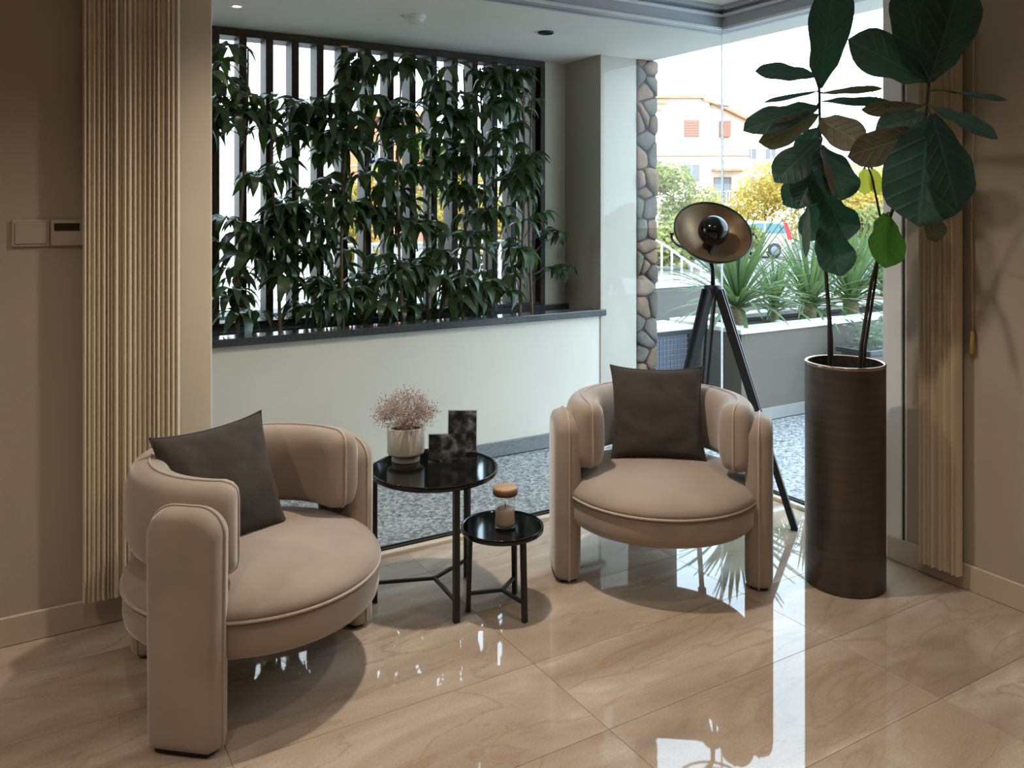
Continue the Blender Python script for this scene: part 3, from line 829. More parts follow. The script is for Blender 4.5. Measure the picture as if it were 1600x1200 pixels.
# ------------------------------------------------------------------ tall pot and fiddle-leaf fig
PC = (-.513, -1.185)
tp = thing('tall_planter', 'tall cylindrical brushed bronze planter on the floor by the glass', 'planter', (PC[0], PC[1], 0))
RP, HP = .152, .885
MB().lathe([(0,.0),(RP-.004,.0),(RP,.004),(RP,HP-.012)], 72).build('body', M['bronze'], tp)
MB().lathe([(RP,HP-.012),(RP+.0015,HP-.010),(RP+.0015,HP-.002),(RP-.002,HP),(RP-.008,HP),(RP-.010,HP-.003)], 72).build('rim', M['rim'], tp)
MB().lathe([(RP-.010,HP-.003),(RP-.010,HP-.16)], 72).build('liner', M['soil'], tp)
MB().lathe([(RP-.010,HP-.13),(0,HP-.12)], 48).build('soil', M['soil'], tp)

def fig_leaf_mesh(seed, curl, wave, notch):
    rnd = random.Random(seed); NU, NV = 12, 14
    vs = []; fs = []
    for j in range(NV+1):
        v = j/NV
        # fiddle shape: narrow waist below the middle, broad rounded end
        if v < .06: w = .10+v*2.0
        else:
            w = (.42+.58*math.sin(PI*min(1, max(0, (v-.02)/.98))**1.15*.93))*(1-notch*math.exp(-((v-.36)/.13)**2))
            w *= min(1, math.sqrt(max(0, (1.0-v)/.16))) if v > .84 else 1
            w *= min(1, .35+v*3.2)
        for i in range(NU+1):
            u = -1+2*i/NU
            x = u*w*.5
            z = -.08*abs(u)**1.4*w*.0 + .13*abs(u)*w*.55 - curl*v*v*.5 + wave*abs(u)**2*math.sin(v*15+seed+ (1.3 if u > 0 else 0))*.5
            z -= .010*math.exp(-(u/.10)**2)
            z += .006*math.sin(v*34)*(1-abs(u))*abs(u)*4
            vs.append((x, v, z))
    for j in range(NV):
        for i in range(NU):
            a = j*(NU+1)+i; fs.append((a, a+1, a+NU+2, a+NU+1))
    return MB().add(vs, fs, True).mesh('leaf')
FIG=[
((-0.634,-1.158,1.975),(-0.701,-1.293,2.372),.203,(-.3,-.99,.2),'g'),
((-0.643,-1.153,2.025),(-0.886,-1.065,2.042),.091,(-.52,-.86,.6),'g'),
((-0.617,-1.144,1.967),(-0.901,-1.114,1.906),.03,(-.52,-.86,.9),'g'),
((-0.634,-1.158,1.906),(-1.024,-1.133,1.8),.123,(-.77,-.7,.5),'g'),
((-0.655,-1.168,1.866),(-0.942,-1.148,1.745),.119,(-.77,-.7,-.5),'u'),
((-0.651,-1.171,1.851),(-0.64,-1.364,1.738),.133,(-.26,-1.01,-.4),'u'),
((-0.609,-1.15,1.957),(-0.461,-1.32,1.97),.043,(-.52,-.86,.8),'u'),
((-0.625,-1.163,1.924),(-0.46,-1.379,1.906),.06,(-.43,-.91,.8),'g'),
((-0.665,-1.182,1.770),(-0.875,-1.150,1.600),.140,(-.69,-.75,.3),'g'),
((-0.605,-1.128,1.821),(-0.662,-1.094,1.703),.113,(-.52,-.86,.2),'g'),
((-0.612,-1.171,1.740),(-0.775,-1.185,1.515),.148,(-.70,-.75,.2),'g'),
((-0.659,-1.19,1.748),(-0.706,-1.325,1.536),.206,(-.26,-1.01,.1),'g'),
((-0.696,-1.214,1.735),(-0.768,-1.334,1.545),.063,(0,-1.17,-.1),'u'),
((-0.592,-1.136,1.641),(-0.752,-1.087,1.518),.133,(-.69,-.75,0),'g'),
((-0.621,-1.166,1.556),(-0.62,-1.283,1.379),.175,(-.34,-.96,.1),'g'),
((-0.602,-1.154,1.449),(-0.624,-1.257,1.24),.166,(-.43,-.91,.1),'g'),
((-0.592,-1.136,1.551),(-0.636,-1.11,1.364),.118,(-.69,-.75,0),'g'),
((-0.69,-1.148,1.523),(-0.745,-1.184,1.307),.033,(-1.03,-.55,0),'g'),
((-0.562,-1.574,1.952),(-0.574,-1.707,2.277),.216,(-.43,-.91,.1),'g'),
((-0.547,-1.56,1.955),(-0.684,-1.571,2.293),.191,(-.52,-.86,.1),'g'),
((-0.547,-1.56,1.959),(-0.775,-1.4,2.116),.181,(-.6,-.81,.2),'g'),
((-0.484,-1.621,1.913),(-0.44,-1.788,1.872),.034,(-.52,-.86,.7),'g'),
((-0.564,-1.585,1.859),(-0.468,-1.771,1.749),.09,(-.34,-.96,.6),'g'),
((-0.543,-1.562,1.821),(-0.665,-1.606,1.44),.304,(-.6,-.81,.1),'g'),
((-0.564,-1.585,1.836),(-0.581,-1.703,1.507),.206,(-.26,-1.01,.1),'g'),
((-0.548,-1.536,1.776),(-0.789,-1.415,1.682),.139,(-.69,-.75,-.4),'u'),
((-0.519,-1.542,1.838),(-0.665,-1.431,1.784),.108,(-.69,-.75,.3),'g'),
((-0.516,-1.52,1.873),(-0.709,-1.404,1.859),.063,(-.52,-.86,-.6),'u'),
((-0.447,-1.224,1.662),(-0.436,-1.23,1.554),.077,(-.52,-.86,.2),'y'),
((-0.402,-1.227,1.663),(-0.376,-1.243,1.554),.062,(-.52,-.86,.2),'y'),
((-0.549,-1.389,1.480),(-0.613,-1.444,1.282),.151,(-.43,-.91,.1),'b'),
((-0.524,-1.55,1.488),(-0.512,-1.581,1.378),.088,(-.43,-.91,.2),'u'),
]
STEMS = [
 ([(-.563,-1.154,.74),(-.574,-1.159,1.052),(-.596,-1.158,1.257),(-.615,-1.158,1.487),(-.63,-1.16,1.741),(-.634,-1.158,1.98)], .009, .005),
 ([(-.54,-1.144,.74),(-.542,-1.143,.97),(-.564,-1.142,1.178),(-.585,-1.14,1.359),(-.60,-1.15,1.50)], .008, .004),
 ([(-.486,-1.223,.74),(-.49,-1.244,.954),(-.509,-1.303,1.213),(-.525,-1.375,1.415),(-.537,-1.473,1.654),(-.546,-1.549,1.813),(-.553,-1.568,1.96)], .008, .005),
 ([(-.438,-1.206,.74),(-.433,-1.22,.946),(-.425,-1.26,1.206),(-.403,-1.273,1.436),(-.429,-1.246,1.628),(-.442,-1.226,1.693)], .007, .003)]
def fig():
    root = thing('fiddle_leaf_fig', 'fiddle-leaf fig with large dark leaves growing from the tall bronze planter', 'plant', (PC[0], PC[1], HP-.13))
    o = Vector(root.location)
    allp = []
    for pts, r0, r1 in STEMS:
        n = len(pts); rr = [r0+(r1-r0)*i/(n-1) for i in range(n)]
        MB().tube([Vector(p)-o for p in pts], rr, 8).build('stem', M['bark'], root)
        for a, b in zip(pts[:-1], pts[1:]):
            for k in range(8): allp.append(Vector(a).lerp(Vector(b), k/8))
    meshes = {}
    for k in range(6):
        for kind, mt in (('g', M['fig']), ('u', M['fig_pale']), ('y', M['fig_yellow']), ('b', M['fig_backlit'])):
            me = fig_leaf_mesh(k*3+1, (.18,.30,.10,.24,.36,.15)[k], (.05,.08,.06,.10,.05,.07)[k], (.16,.10,.22,.13,.18,.08)[k]); me.materials.append(mt); meshes[k, kind] = me
    for i, (b, t, w, nrm, kind) in enumerate(FIG):
        b, t, nv = Vector(b), Vector(t), Vector(nrm)
        Y = t-b; Ln = Y.length; Y.normalize()
        Z = (nv - Y*nv.dot(Y)).normalized(); X = Y.cross(Z)
        ob = obj('leaf', meshes[i % 6, kind], None, root)
        mt = Matrix((X*w, Y*Ln, Z*min(w, Ln)*1.0)).transposed().to_4x4(); mt.translation = b-o
        ob.matrix_local = mt
        near = min(allp, key=lambda p: (p-b).length)
        if (near-b).length > .012: MB().tube([near-o, near.lerp(b, .5)-o+Vector((0,0,.006)), b-o+Y*Ln*.04], .0035, 6).build('leaf_stalk', M['fig_backlit'], root)
fig()

# ------------------------------------------------------------------ planter plants before the slats
def whorl_mesh(seed):
    rnd = random.Random(seed); mm = MB(); n = rnd.choice((6, 7, 8))
    for k in range(n):
        a = 2*PI*k/n + rnd.uniform(-.2, .2); L = rnd.uniform(.11, .16); W = L*rnd.uniform(.30, .40); dr = rnd.uniform(.4, 1.15)
        ca, sa = math.cos(a), math.sin(a); NV = 6; vs = []; fs = []
        tw = rnd.uniform(-.4, .4)
        for j in range(NV+1):
            v = j/NV; w = W*math.sin(PI*(.04+.94*v)**.85)*.5; ang = .25 - dr*1.25*v
            # arch out and down
            s = L*v; r = .012 + s*math.cos(dr*v*.9); z = .012*math.sin(PI*v) - s*math.sin(dr*v*.95)
            for u in (-1, 0, 1):
                vs.append((r*ca - u*w*sa*math.cos(tw), r*sa + u*w*ca*math.cos(tw), z + (abs(u)*w*.25) + u*w*math.sin(tw)))
        for j in range(NV):
            for i in range(2):
                q = j*3+i; fs.append((q, q+1, q+4, q+3))
        mm.add(vs, fs, True)
    me = mm.mesh('leaf'); me.materials.append(M['schef']); return me
WH = [whorl_mesh(k) for k in range(8)]
REG = [(-2.43,-2.33,2.17,2.40,4),(-2.43,-2.25,1.92,2.11,9),(-2.25,-1.80,1.90,2.16,20),(-2.26,-2.07,1.62,1.78,6),(-2.45,-2.02,1.29,1.50,15),
       (-2.11,-1.87,1.41,1.62,9),(-2.41,-1.87,1.10,1.40,20),(-2.43,-2.25,.93,1.11,5),(-2.05,-1.83,.93,1.11,5),
       (-1.87,-1.50,.90,2.36,58),(-1.50,-1.00,.88,2.40,96),(-1.00,-.45,.88,2.40,96),(-.42,-.24,1.08,1.40,7),
       (-3.3,-2.5,1.0,2.3,26)]
BASES = [(-2.95,1.2),(-2.34,1.22),(-2.10,1.27),(-1.76,1.20),(-1.60,1.28),(-1.40,1.18),(-1.20,1.26),(-1.00,1.20),(-.79,1.27),(-.60,1.17),(-.46,1.24)]
NAMES = ['leafy planter plant hidden left of the cream jamb','sparse leafy plant at the left end of the planter','sparse leafy plant second from left before the slats','leafy plant third from left with a slim brown cane','dense leafy plant fourth from left before the slats',
 'dense leafy plant with pale cane right of the smoke detector','dense leafy plant at the middle of the slatted screen','dense leafy plant with dark cane right of the screen middle','dense leafy plant third from the right end of the planter','leafy plant with straight yellow cane near the right post','leafy plant at the right end, its sprig reaching past the post']
def planter_plants():
    rnd = random.Random(11)
    roots = []; acc = []
    for (bx, by), lab in zip(BASES, NAMES):
        r = thing('umbrella_plant', lab, 'plant', (bx, by, .765), 0, 'leafy plants in the long planter'); roots.append(r); acc.append([])
    for x0, x1, z0, z1, n in REG:
        for k in range(n):
            x = rnd.uniform(x0, x1); z = rnd.uniform(z0, z1); y = 1.15 + rnd.uniform(-.03, .20)
            y = min(y, 1.34)
            if z < 1.0: y = max(y, 1.16)
            i = min(range(len(BASES)), key=lambda q: abs(BASES[q][0]-x) + (0 if rnd.random() < .8 else .15))
            acc[i].append((x, y, z))
    for i, r in enumerate(roots):
        bx, by = BASES[i]; o = Vector(r.location)
        top = max([p[2] for p in acc[i]] + [1.2])
        ph = rnd.uniform(0, 6)
        def sp(z): return Vector((bx + .03*math.sin(z*2.2+ph)-.03*math.sin(.765*2.2+ph), by + .02*math.sin(z*1.7+ph)-.02*math.sin(.765*1.7+ph), z))
        K = 14; mm = MB()
        mm.tube([sp(.74+(top-.74)*k/K)-o for k in range(K+1)], [.011-.006*k/K for k in range(K+1)], 7)
        st = mm.build('stem', M['cane'], r)
        pm = MB()
        for (x, y, z) in acc[i]:
            s = sp(max(.80, z-rnd.uniform(.04, .16))); p = Vector((x, y, z)); md = s.lerp(p, .5) + Vector((0,0,.03))
            pm.tube([s-o, md-o, p-o], .0028, 4, cap=False)
            ob = obj('leaf', WH[rnd.randrange(8)], None, r, p-o, (rnd.uniform(-.35, .35), rnd.uniform(-.35, .35), rnd.uniform(0, 6.28)))
            sc = rnd.uniform(.85, 1.2) if x < -.5 else rnd.uniform(.65, .85); ob.scale = (sc, sc, sc)
        if pm.v: pm.build('leaf_stalks', M['schef'], r)
planter_plants()

# ------------------------------------------------------------------ outdoor planter box with yuccas
pb = thing('planter_box', 'long grey rendered planter box with white coping in the yard', 'planter', (.955, .765, 0))
def pbx(n, mt, *b, bev=0.0, par=pb):
    mm = MB(); mm.box(b[0]-.955, b[1]-.955, b[2]-.765, b[3]-.765, b[4], b[5], bev); return mm.build(n, mt, par)
pbx('front_wall', M['planter_wall'], .955, 6.0, .765, .88, 0, .625)
pbx('back_wall', M['planter_wall'], .955, 6.0, 1.36, 1.46, 0, .625)
pbx('end_wall', M['planter_wall'], .955, 1.07, .88, 1.36, 0, .625)
pbx('coping', M['coping'], .93, 6.02, .745, .895, .625, .66, bev=.004)
pbx('coping', M['coping'], .93, 6.02, 1.345, 1.475, .625, .66, bev=.004)
pbx('coping', M['coping'], .93, 1.085, .895, 1.345, .625, .66, bev=.004)
pbx('soil', M['soil'], 1.07, 5.98, .88, 1.36, .3, .60)
pbx('skirting', M['skirt_light'], .94, 6.0, .75, .765, 0, .085, bev=.003)

def yucca_leaf(seed, bend):
    mm = MB(); NV = 8; vs = []; fs = []
    for j in range(NV+1):
        v = j/NV; w = .5*(.55+.9*v)*(1 if v < .3 else (1-((v-.3)/.7)**2.2)); w = max(w, .02)
        a = bend*v; y = (math.sin(a)/bend if bend > .01 else v); z = -(1-math.cos(a))/max(bend, .01)
        for u in (-1, 0, 1): vs.append((u*w, y, z + abs(u)*w*.0 + (0 if u else -.012)))
    for j in range(NV):
        for i in range(2): q = j*3+i; fs.append((q, q+1, q+4, q+3))
    me = mm.add(vs, fs, True).mesh('leaf'); me.materials.append(M['yucca']); return me
YL = [yucca_leaf(k, b) for k, b in enumerate((.15, .35, .6, .9, 1.2))]
def yucca(label, loc, size, n, seed, trunk):
    rnd = random.Random(seed)
    root = thing('yucca', label, 'plant', loc, 0, 'yuccas in the grey planter box')
    MB().lathe([(0,-.02),(.055*size*1.6,-.02),(.062*size*1.6,.02),(.05*size*1.6,trunk*.6),(.056*size*1.6,trunk),(.03,trunk+.04),(0,trunk+.05)], 14).build('trunk', M['yucca_base'], root)
    for k in range(n):
        t = (k+.5)/n; el = math.radians(82 - 66*t + rnd.uniform(-8, 8)); az = k*2.39996 + rnd.uniform(-.2, .2)
        L = size*rnd.uniform(.8, 1.1)*(1-.12*t); w = .031*rnd.uniform(.8, 1.15)*(size/.55)**.5
        Y = Vector((math.cos(az)*math.cos(el), math.sin(az)*math.cos(el), math.sin(el)))
        X = Vector((-math.sin(az), math.cos(az), 0)); Z = X.cross(Y)
        if Z.z < 0: X = -X; Z = -Z
        me = YL[min(4, int(rnd.uniform(0, 1.6) + t*3.2))]
        ob = obj('leaf', me, None, root)
        mt = Matrix((X*w, Y*L, Z*L)).transposed().to_4x4(); mt.translation = Vector((0, 0, trunk+.01+.05*(1-t))) + Y*.02
        ob.matrix_local = mt
yucca('large yucca directly behind the tripod lamp', (1.29, 1.12, .60), .66, 110, 1, .13)
yucca('small yucca between the two larger ones behind the lamp', (1.71, 1.14, .60), .42, 56, 2, .08)
yucca('yucca behind the left fig stem', (2.09, 1.12, .60), .60, 84, 3, .09)
yucca('yucca between the two fig stems', (2.60, 1.12, .60), .74, 96, 4, .11)
yucca('yucca at the right edge of the glass by the jamb', (3.18, 1.14, .60), .66, 80, 5, .10)
for i, (x, y, s_, lab) in enumerate(((1.52, 1.02, .05, 'round dark pebble in the planter beside the large yucca'), (1.60, 1.00, .042, 'round pale pebble in the planter beside the small yucca'))):
    mm = MB(); mm.lathe([(0,-s_*.6),(s_*.7,-s_*.4),(s_,0),(s_*.8,s_*.4),(s_*.4,s_*.62),(0,s_*.66)], 16)
    tag(mm.build('pebble', M['stone_a'] if i == 0 else M['coping']), lab, 'stone', 'pebbles in the planter box').location = (x, y, .60+s_*.6)

# blue-grey mesh box beside the pillar
cr = thing('air_conditioner', 'dark outdoor unit with mesh front and white top beside the pillar', 'air conditioner', (.46, 1.14, 0))
MB().box(0, .42, .03, .34, .04, .62, .004).build('housing', M['crate'], cr)
MB().box(-.005, .425, .0, .345, .62, .645, .004).build('top', M['coping'], cr)
for x0, x1 in ((0, .03), (.365, .42)): MB().box(x0, x1, 0, .03, .04, .62, .003).build('post', M['black_metal'], cr)
for z0 in (.04, .59): MB().box(.03, .365, 0, .03, z0, z0+.03, .003).build('rail', M['black_metal'], cr)
for k in range(9): MB().box(.055+k*.034, .059+k*.034, .006, .014, .07, .59).build('wire', M['wire'], cr)
for k in range(13): MB().box(.03, .365, .014, .020, .10+k*.038, .104+k*.038).build('wire', M['wire'], cr)
for x0 in (.02, .34): MB().box(x0, x0+.06, .04, .30, 0, .04).build('foot', M['black_metal'], cr)

# low trough with shrub
tr = thing('shrub_trough', 'dark trough with grey-green shrub behind the tall planter', 'planter', (2.0, .47, 0))
MB().box(-.22, .34, -.12, .12, 0, .46, .006).build('trough', M['planter_wall'], tr)
MB().box(-.25, .37, -.145, .145, .46, .50, .005).build('trough_rim', M['sill'], tr)
rnd = random.Random(21); sm = MB()
for k in range(420):
    p = Vector((rnd.uniform(-.20,.32), rnd.uniform(-.12,.12), .50 + .17*rnd.random()**.8)); d = Vector((rnd.gauss(0,1), rnd.gauss(0,1), rnd.gauss(.3,.6))).normalized(); s_ = d.orthogonal().normalized()
    sm.add([p, p+d*.03+s_*.008, p+d*.06, p+d*.03-s_*.008], [(0,1,2,3)])
o = sm.build('foliage', M['shrub'], tr); o['kind'] = 'stuff'

# ------------------------------------------------------------------ boundary wall, fence, street
struct(MB().box(-12, 3.1, 3.0, 3.15, -.5, .70).build('wall_boundary', M['bound']), 'grey boundary wall of the yard behind the screen', 'wall')
struct(MB().box(-12, 3.12, 2.98, 3.17, .70, .74, .004).build('trim_5', M['coping']), 'white coping along the boundary wall', 'coping')
struct(MB().box(3.1, 14, 3.0, 3.15, -.5, .46).build('wall_boundary_low', M['bound']), 'lower grey boundary wall behind the yuccas', 'wall')
struct(MB().box(3.12, 14, 2.98, 3.17, .46, .50, .004).build('trim_6', M['coping']), 'white coping along the lower boundary wall', 'coping')
struct(MB().box(-200, 260, 3.15, 260, -.8, -.5).box(14, 260, -60, 3.15, -.8, -.5).build('ground_street', M['road']), 'pale street beyond the boundary wall', 'ground')
fence = thing('metal_fence', 'white metal fence with scrolls on the boundary wall', 'fence', (-2, 3.07, .74))
def ftop(x):
    # x is world; the top rail swoops down near its right end
    if x < 2.0: return .46
    t = min(1, (x-2.0)/.95); return .46 - .36*(.5-.5*math.cos(PI*t))
rail = [(x*.1+2, 0, ftop(x*.1)) for x in range(-100, 30)]
MB().tube(rail, .014, 6).build('top_rail', M['white_metal'], fence)
MB().box(-8, 5.0, -.012, .012, .04, .064).build('bottom_rail', M['white_metal'], fence)
MB().box(-8, 4.0, -.010, .010, .20, .218).build('middle_rail', M['white_metal'], fence)
bar_me = {}
x = -4.5
while x < 2.95:
    h = ftop(x); key = round(h, 2)
    if key not in bar_me:
        me = MB().box(-.008, .008, -.008, .008, .0, key).mesh('bar'); me.materials.append(M['white_metal']); bar_me[key] = me
    obj('bar', bar_me[key], None, fence, (x+2, 0, 0)); x += .135
sc_me = MB().tube([(math.cos(t*.45)*(.012+.0035*t), 0, .30+math.sin(t*.45)*(.012+.0035*t)) for t in range(0, 26)], .005, 5).mesh('scroll'); sc_me.materials.append(M['white_metal'])
for k in range(24): obj('scroll', sc_me, None, fence, (-2.5+.27*k+.067, 0, .01 if k % 2 else -.16))

# ------------------------------------------------------------------ far things (laid out along the street, which runs at an angle to the house)
FD = Vector((math.sin(YAW), math.cos(YAW), 0)); RD = Vector((math.cos(YAW), -math.sin(YAW), 0))
ORG = Vector((-3.378, -3.359, 0))
def street(l, d, z=-.5): return tuple(ORG + RD*l + FD*d + Vector((0,0,z)))

def window(root, x, z, w, h, shutter):
    f = MB().box(x-w/2-.08, x+w/2+.08, -.06, .0, z-.08, z+h+.08, .01).build('window', M['shutter'] if shutter else M['white_wall'], root)
    if shutter:
        for k in range(6): MB().box(x-w/2, x+w/2, -.085, -.06, z+.02+k*h/6, z+h/6*.8+k*h/6).build('shutter_slat', M['shutter'], f)
    else:
        MB().box(x-w/2, x-.04, -.07, -.05, z, z+h).build('pane', M['pane'], f)
        MB().box(x+.04, x+w/2, -.07, -.05, z, z+h).build('pane', M['pane'], f)
        MB().box(x-w/2-.1, x-w/2, -.09, -.05, z-.05, z+h+.05).box(x+w/2, x+w/2+.1, -.09, -.05, z-.05, z+h+.05).box(x-w/2, x+w/2, -.09, -.05, z+h, z+h+.05).build('casing', M['shutter'], f)
def house_cream():
    # local x runs along the facade, facade at y = 0 facing the house of the photograph
    root = thing('apartment_house', 'cream two-storey house with brown shutters across the street', 'building', street(12.0, 70), -YAW)
    MB().box(-6, 4.6, 0, 9, 0, 11.2).build('wall', M['cream_wall'], root)
    MB().prism([(4.6,0),(8.1,0),(8.1,9.3),(5.0,10.8),(4.6,10.6)], .6, 9).build('wing_wall', M['cream_wall'], root)
    MB().box(-6.2, 4.1, -.5, 9.2, 11.2, 11.45).box(-6.2, 1.0, -.3, 9.2, 10.75, 10.95).box(-6.2, .6, -.3, 9.2, 10.2, 10.4).build('cornice', M['roof'], root)
    MB().prism([(4.0,11.25),(4.9,11.05),(8.6,9.25),(8.6,9.02),(4.9,10.8),(4.0,11.0)], -.2, 9.2).build('roof', M['roof'], root)
    window(root, 3.1, 8.05, 1.15, 1.3, True)
    window(root, 3.1, 4.2, 1.1, 1.4, False)
    MB().box(-6, 8.1, -.06, .0, 6.3, 6.42).build('string_course', M['shutter'], root)
    MB().box(4.9, 7.6, -.9, .6, 5.1, 5.3).build('balcony_roof', M['roof'], root)
    b = MB().box(4.7, 7.6, -1.1, .6, 2.2, 2.4).build('balcony', M['white_wall'], root)
    for k in range(12): MB().box(4.75+k*.25, 4.79+k*.25, -1.08, -1.04, 2.4, 3.35).build('baluster', M['white_metal'], b)
    MB().box(4.7, 7.6, -1.1, -1.02, 3.35, 3.42).build('handrail', M['white_metal'], b)
    wr = D.objects.new('wing_front', None); COL.objects.link(wr); wr.parent = root; wr.location = (0, .6, 0)
    MB().box(5.55, 6.4, -.06, .6, 8.0, 9.35).build('wing_shutter', M['shutter'], root)
    MB().box(5.2, 6.5, .54, .6, 2.4, 4.5).build('balcony_door', M['pane'], root)
    MB().box(5.1, 5.2, .52, .6, 2.4, 4.6).box(6.5, 6.6, .52, .6, 2.4, 4.6).box(5.2, 6.5, .52, .6, 4.5, 4.6).build('door_casing', M['shutter'], root)
    D.objects.remove(wr)
    MB().box(4.0, 4.55, -.35, 0, 3.0, 3.45, .02).build('air_conditioner', M['white_metal'], root)
house_cream()
def house_far():
    root = thing('apartment_house', 'pale apartment house with grey windows behind the cream house', 'building', street(26.5, 102), -YAW)
    MB().box(-3, 6.5, 0, 9, 0, 13.0).build('wall', M['white_wall'], root)
    MB().box(-3.3, 6.8, -.4, 9, 13.0, 13.3).build('roof', M['cream_wall'], root)
    for (x, z) in ((2.8, 8.0), (5.2, 8.0), (2.6, 4.6), (5.2, 4.6), (.2, 8.0)): window(root, x, z, 1.0, 1.2, False)
house_far()
hb = thing('apartment_house', 'white neighbouring house seen between the left slats', 'building', (-5.5, 10.5, -.5))
MB().box(-6, 6.9, 0, 7, 0, 7.5).build('wall', M['white_wall'], hb)
MB().box(-6.3, 7.2, -.3, 7.3, 7.5, 7.7).build('cornice', M['cream_wall'], hb)
window(hb, -4.2, 4.2, 1.2, 1.4, False); window(hb, 2.6, 4.2, 1.2, 1.4, False)
ho = thing('apartment_house', 'orange brick house seen through the leaves and slats', 'building', street(-8.6, 44), -YAW)
MB().box(-3.4, 3.6, 0, 8, 0, 6.8).build('wall', M['orange_brick'], ho)
MB().box(-3.7, 3.9, -.4, 8.4, 6.8, 7.1).build('roof', M['roof'], ho)
for k in range(7): MB().box(-3.42, 3.62, -.05, 0, .8+k*.85, .86+k*.85).build('brick_course', M['cream_wall'], ho)
window(ho, -1.5, 4.0, 1.1, 1.3, False); window(ho, 1.6, 4.0, 1.1, 1.3, False)

pole = thing('utility_pole', 'thin dark utility pole in front of the cream house', 'pole', street(12.65, 50))
MB().tube([(0,0,0),(0,0,8.6)], [.09,.055], 8).build('pole', M['trunk'], pole)
MB().box(-.5, .5, -.04, .04, 8.1, 8.2).build('cross_arm', M['trunk'], pole)

def tree(label, l, d, w, h, z0, mt, seed, n=3200, leaf=.13):
    rnd = random.Random(seed); root = thing('street_tree', label, 'tree', street(l, d), 0, 'autumn trees along the street')
    MB().tube([(0,0,0),(.05,.05,z0*.6),(0,0,z0+h*.35)], [.14,.11,.06], 8).build('trunk', M['trunk'], root)
    mm = MB(); blobs = [(Vector((rnd.uniform(-.32,.32)*w, rnd.uniform(-.3,.3)*w, z0+h*rnd.uniform(.22,.80))), rnd.uniform(.20,.34)*min(w, h)) for _ in range(9)]
    for k in range(n):
        c, r = blobs[rnd.randrange(9)]
        v = Vector((rnd.gauss(0,1), rnd.gauss(0,1), rnd.gauss(0,1))).normalized()
        p = c + v*r*rnd.uniform(.55, 1.05); p.z = max(p.z, .15)
        nrm = (v + Vector((rnd.gauss(0,.5), rnd.gauss(0,.5), rnd.gauss(0,.5)))).normalized(); a = nrm.orthogonal().normalized(); b = nrm.cross(a)
        t = rnd.uniform(0, 6.28); a, b = a*math.cos(t)+b*math.sin(t), b*math.cos(t)-a*math.sin(t); s = leaf*rnd.uniform(.6, 1.2)
        mm.add([p-a*s, p-b*s*.45, p+a*s, p+b*s*.45], [(0,1,2,3)])
    o = mm.build('crown', mt, root); o['kind'] = 'stuff'
tree('yellow-green tree right beside the stone pillar', 8.0, 40, 3.2, 4.4, .2, M['tree_g'], 1)
tree('low golden tree below the cream house', 9.8, 42, 3.4, 3.0, .1, M['tree_y'], 2)
tree('golden tree above the white parked car', 13.4, 44, 4.2, 4.2, .2, M['tree_y'], 3, 4200)
tree('golden bushy tree behind the left fig leaves', 15.6, 41, 3.6, 3.6, .1, M['tree_y'], 4)
tree('yellow tree seen between the two fig stems', 17.8, 42, 4.0, 4.0, .2, M['tree_y'], 5)
tree('pale yellow tree at the right edge of the glass', 21.0, 44, 4.4, 4.6, .3, M['tree_y'], 6)
tree('low yellow-green bush beside the stone pillar behind the fence', 5.6, 27, 2.6, 1.9, .1, M['tree_g'], 12)
tree('low green bush behind the white fence below the lamp', 7.4, 28, 2.6, 1.7, .1, M['tree_g'], 13)
tree('low bush behind the yuccas right of the parked car', 12.4, 30, 3.2, 1.9, .1, M['tree_g'], 14)
tree('bright yellow tree seen between the middle slats', -4.9, 24, 3.2, 3.6, .1, M['tree_y'], 7)
tree('golden tree seen low between the right slats', -.9, 26, 3.0, 3.6, .1, M['tree_y'], 8)
tree('green tree seen between slats near the white house', -7.6, 27, 2.6, 3.2, .1, M['tree_g'], 9)
tree('tall green tree behind the middle of the slatted screen', -2.6, 30, 3.0, 5.0, .4, M['tree_g'], 10)
bt = thing('bare_tree', 'thin bare-branched tree against the bright sky', 'tree', street(13.6, 30))
rnd = random.Random(9)
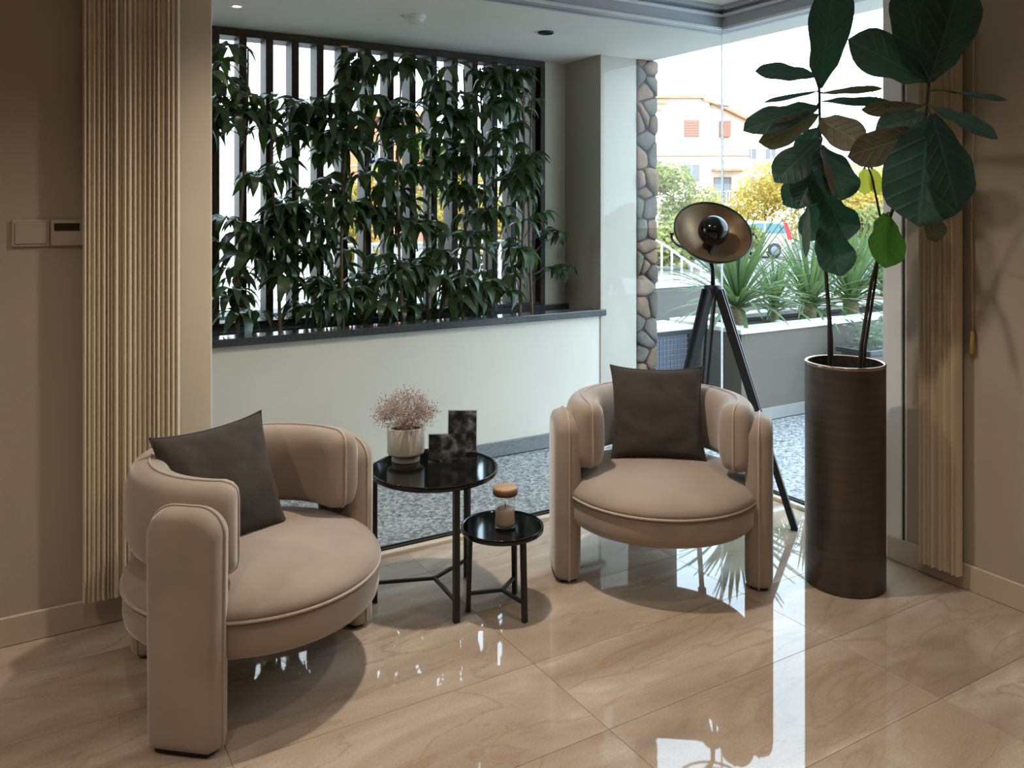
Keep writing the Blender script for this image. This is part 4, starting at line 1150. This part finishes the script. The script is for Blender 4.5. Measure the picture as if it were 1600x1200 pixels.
def branch(p, d, L, r, lev):
    q = p + d*L; MB_b.tube([p, p.lerp(q, .5)+Vector((rnd.gauss(0,.03),rnd.gauss(0,.03),0))*L, q], [r, r*.8, r*.6], 5, cap=False)
    if lev:
        for k in range(3 if lev > 1 else 4):
            dd = (d + Vector((rnd.gauss(0,.5), rnd.gauss(0,.5), rnd.gauss(.12,.35)))).normalized(); branch(p.lerp(q, rnd.uniform(.5, 1)), dd, L*rnd.uniform(.45, .7), r*.55, lev-1)
MB_b = MB(); branch(Vector((0,0,0)), Vector((.03,.02,1)), 4.6, .09, 4); MB_b.build('branches', M['trunk'], bt)

def car():
    root = thing('parked_car', 'white hatchback parked on the street behind the lamp', 'car', street(10.95, 34), -YAW+.25)
    # local x: rear at 0, front at -3.9
    prof = [(0,.35),(.02,.75),(-.05,.95),(-.28,1.40),(-.55,1.47),(-1.5,1.48),(-2.2,1.38),(-2.95,.98),(-3.75,.82),(-3.92,.55),(-3.9,.30),(-.1,.28)]
    MB().prism(prof, -.80, .80).build('body', M['car_white'], root)
    MB().prism([(-.36,1.34),(-.62,1.39),(-1.15,1.40),(-1.15,.99),(-.22,.99)], -.815, .815).build('side_window', M['car_glass'], root)
    MB().prism([(-1.22,1.40),(-1.6,1.40),(-2.12,1.32),(-2.62,1.0),(-1.22,.99)], -.815, .815).build('side_window', M['car_glass'], root)
    MB().prism([(-.08,1.0),(-.29,1.38),(-.25,1.40),(-.03,1.0)], -.62, .62).build('rear_window', M['car_glass'], root)
    for s in (-1, 1):
        MB().prism([(.03,.72),(-.16,.74),(-.36,1.42),(-.20,1.42),(-.02,.98)], *((-.83,-.66) if s < 0 else (.66,.83))).build('tail_lamp', M['tail'], root)
        for x in (-.75, -3.15):
            mt = Matrix.Translation((x, s*.74, .31)) @ Matrix.Rotation(PI/2, 4, 'X')
            w = MB().lathe([(0,-.1),(.22,-.1),(.29,-.09),(.31,-.05),(.31,.05),(.29,.09),(.22,.1),(0,.1)], 24, mtx=mt).build('wheel', M['tyre'], root)
            MB().lathe([(0,-.112),(.17,-.112),(.19,-.1),(.19,.1),(.17,.112),(0,.112)], 18, mtx=mt).build('hub_cap', M['crate'], w)
    MB().box(-.02, .05, -.7, .7, .38, .58, .02).build('bumper', M['car_white'], root)
car()
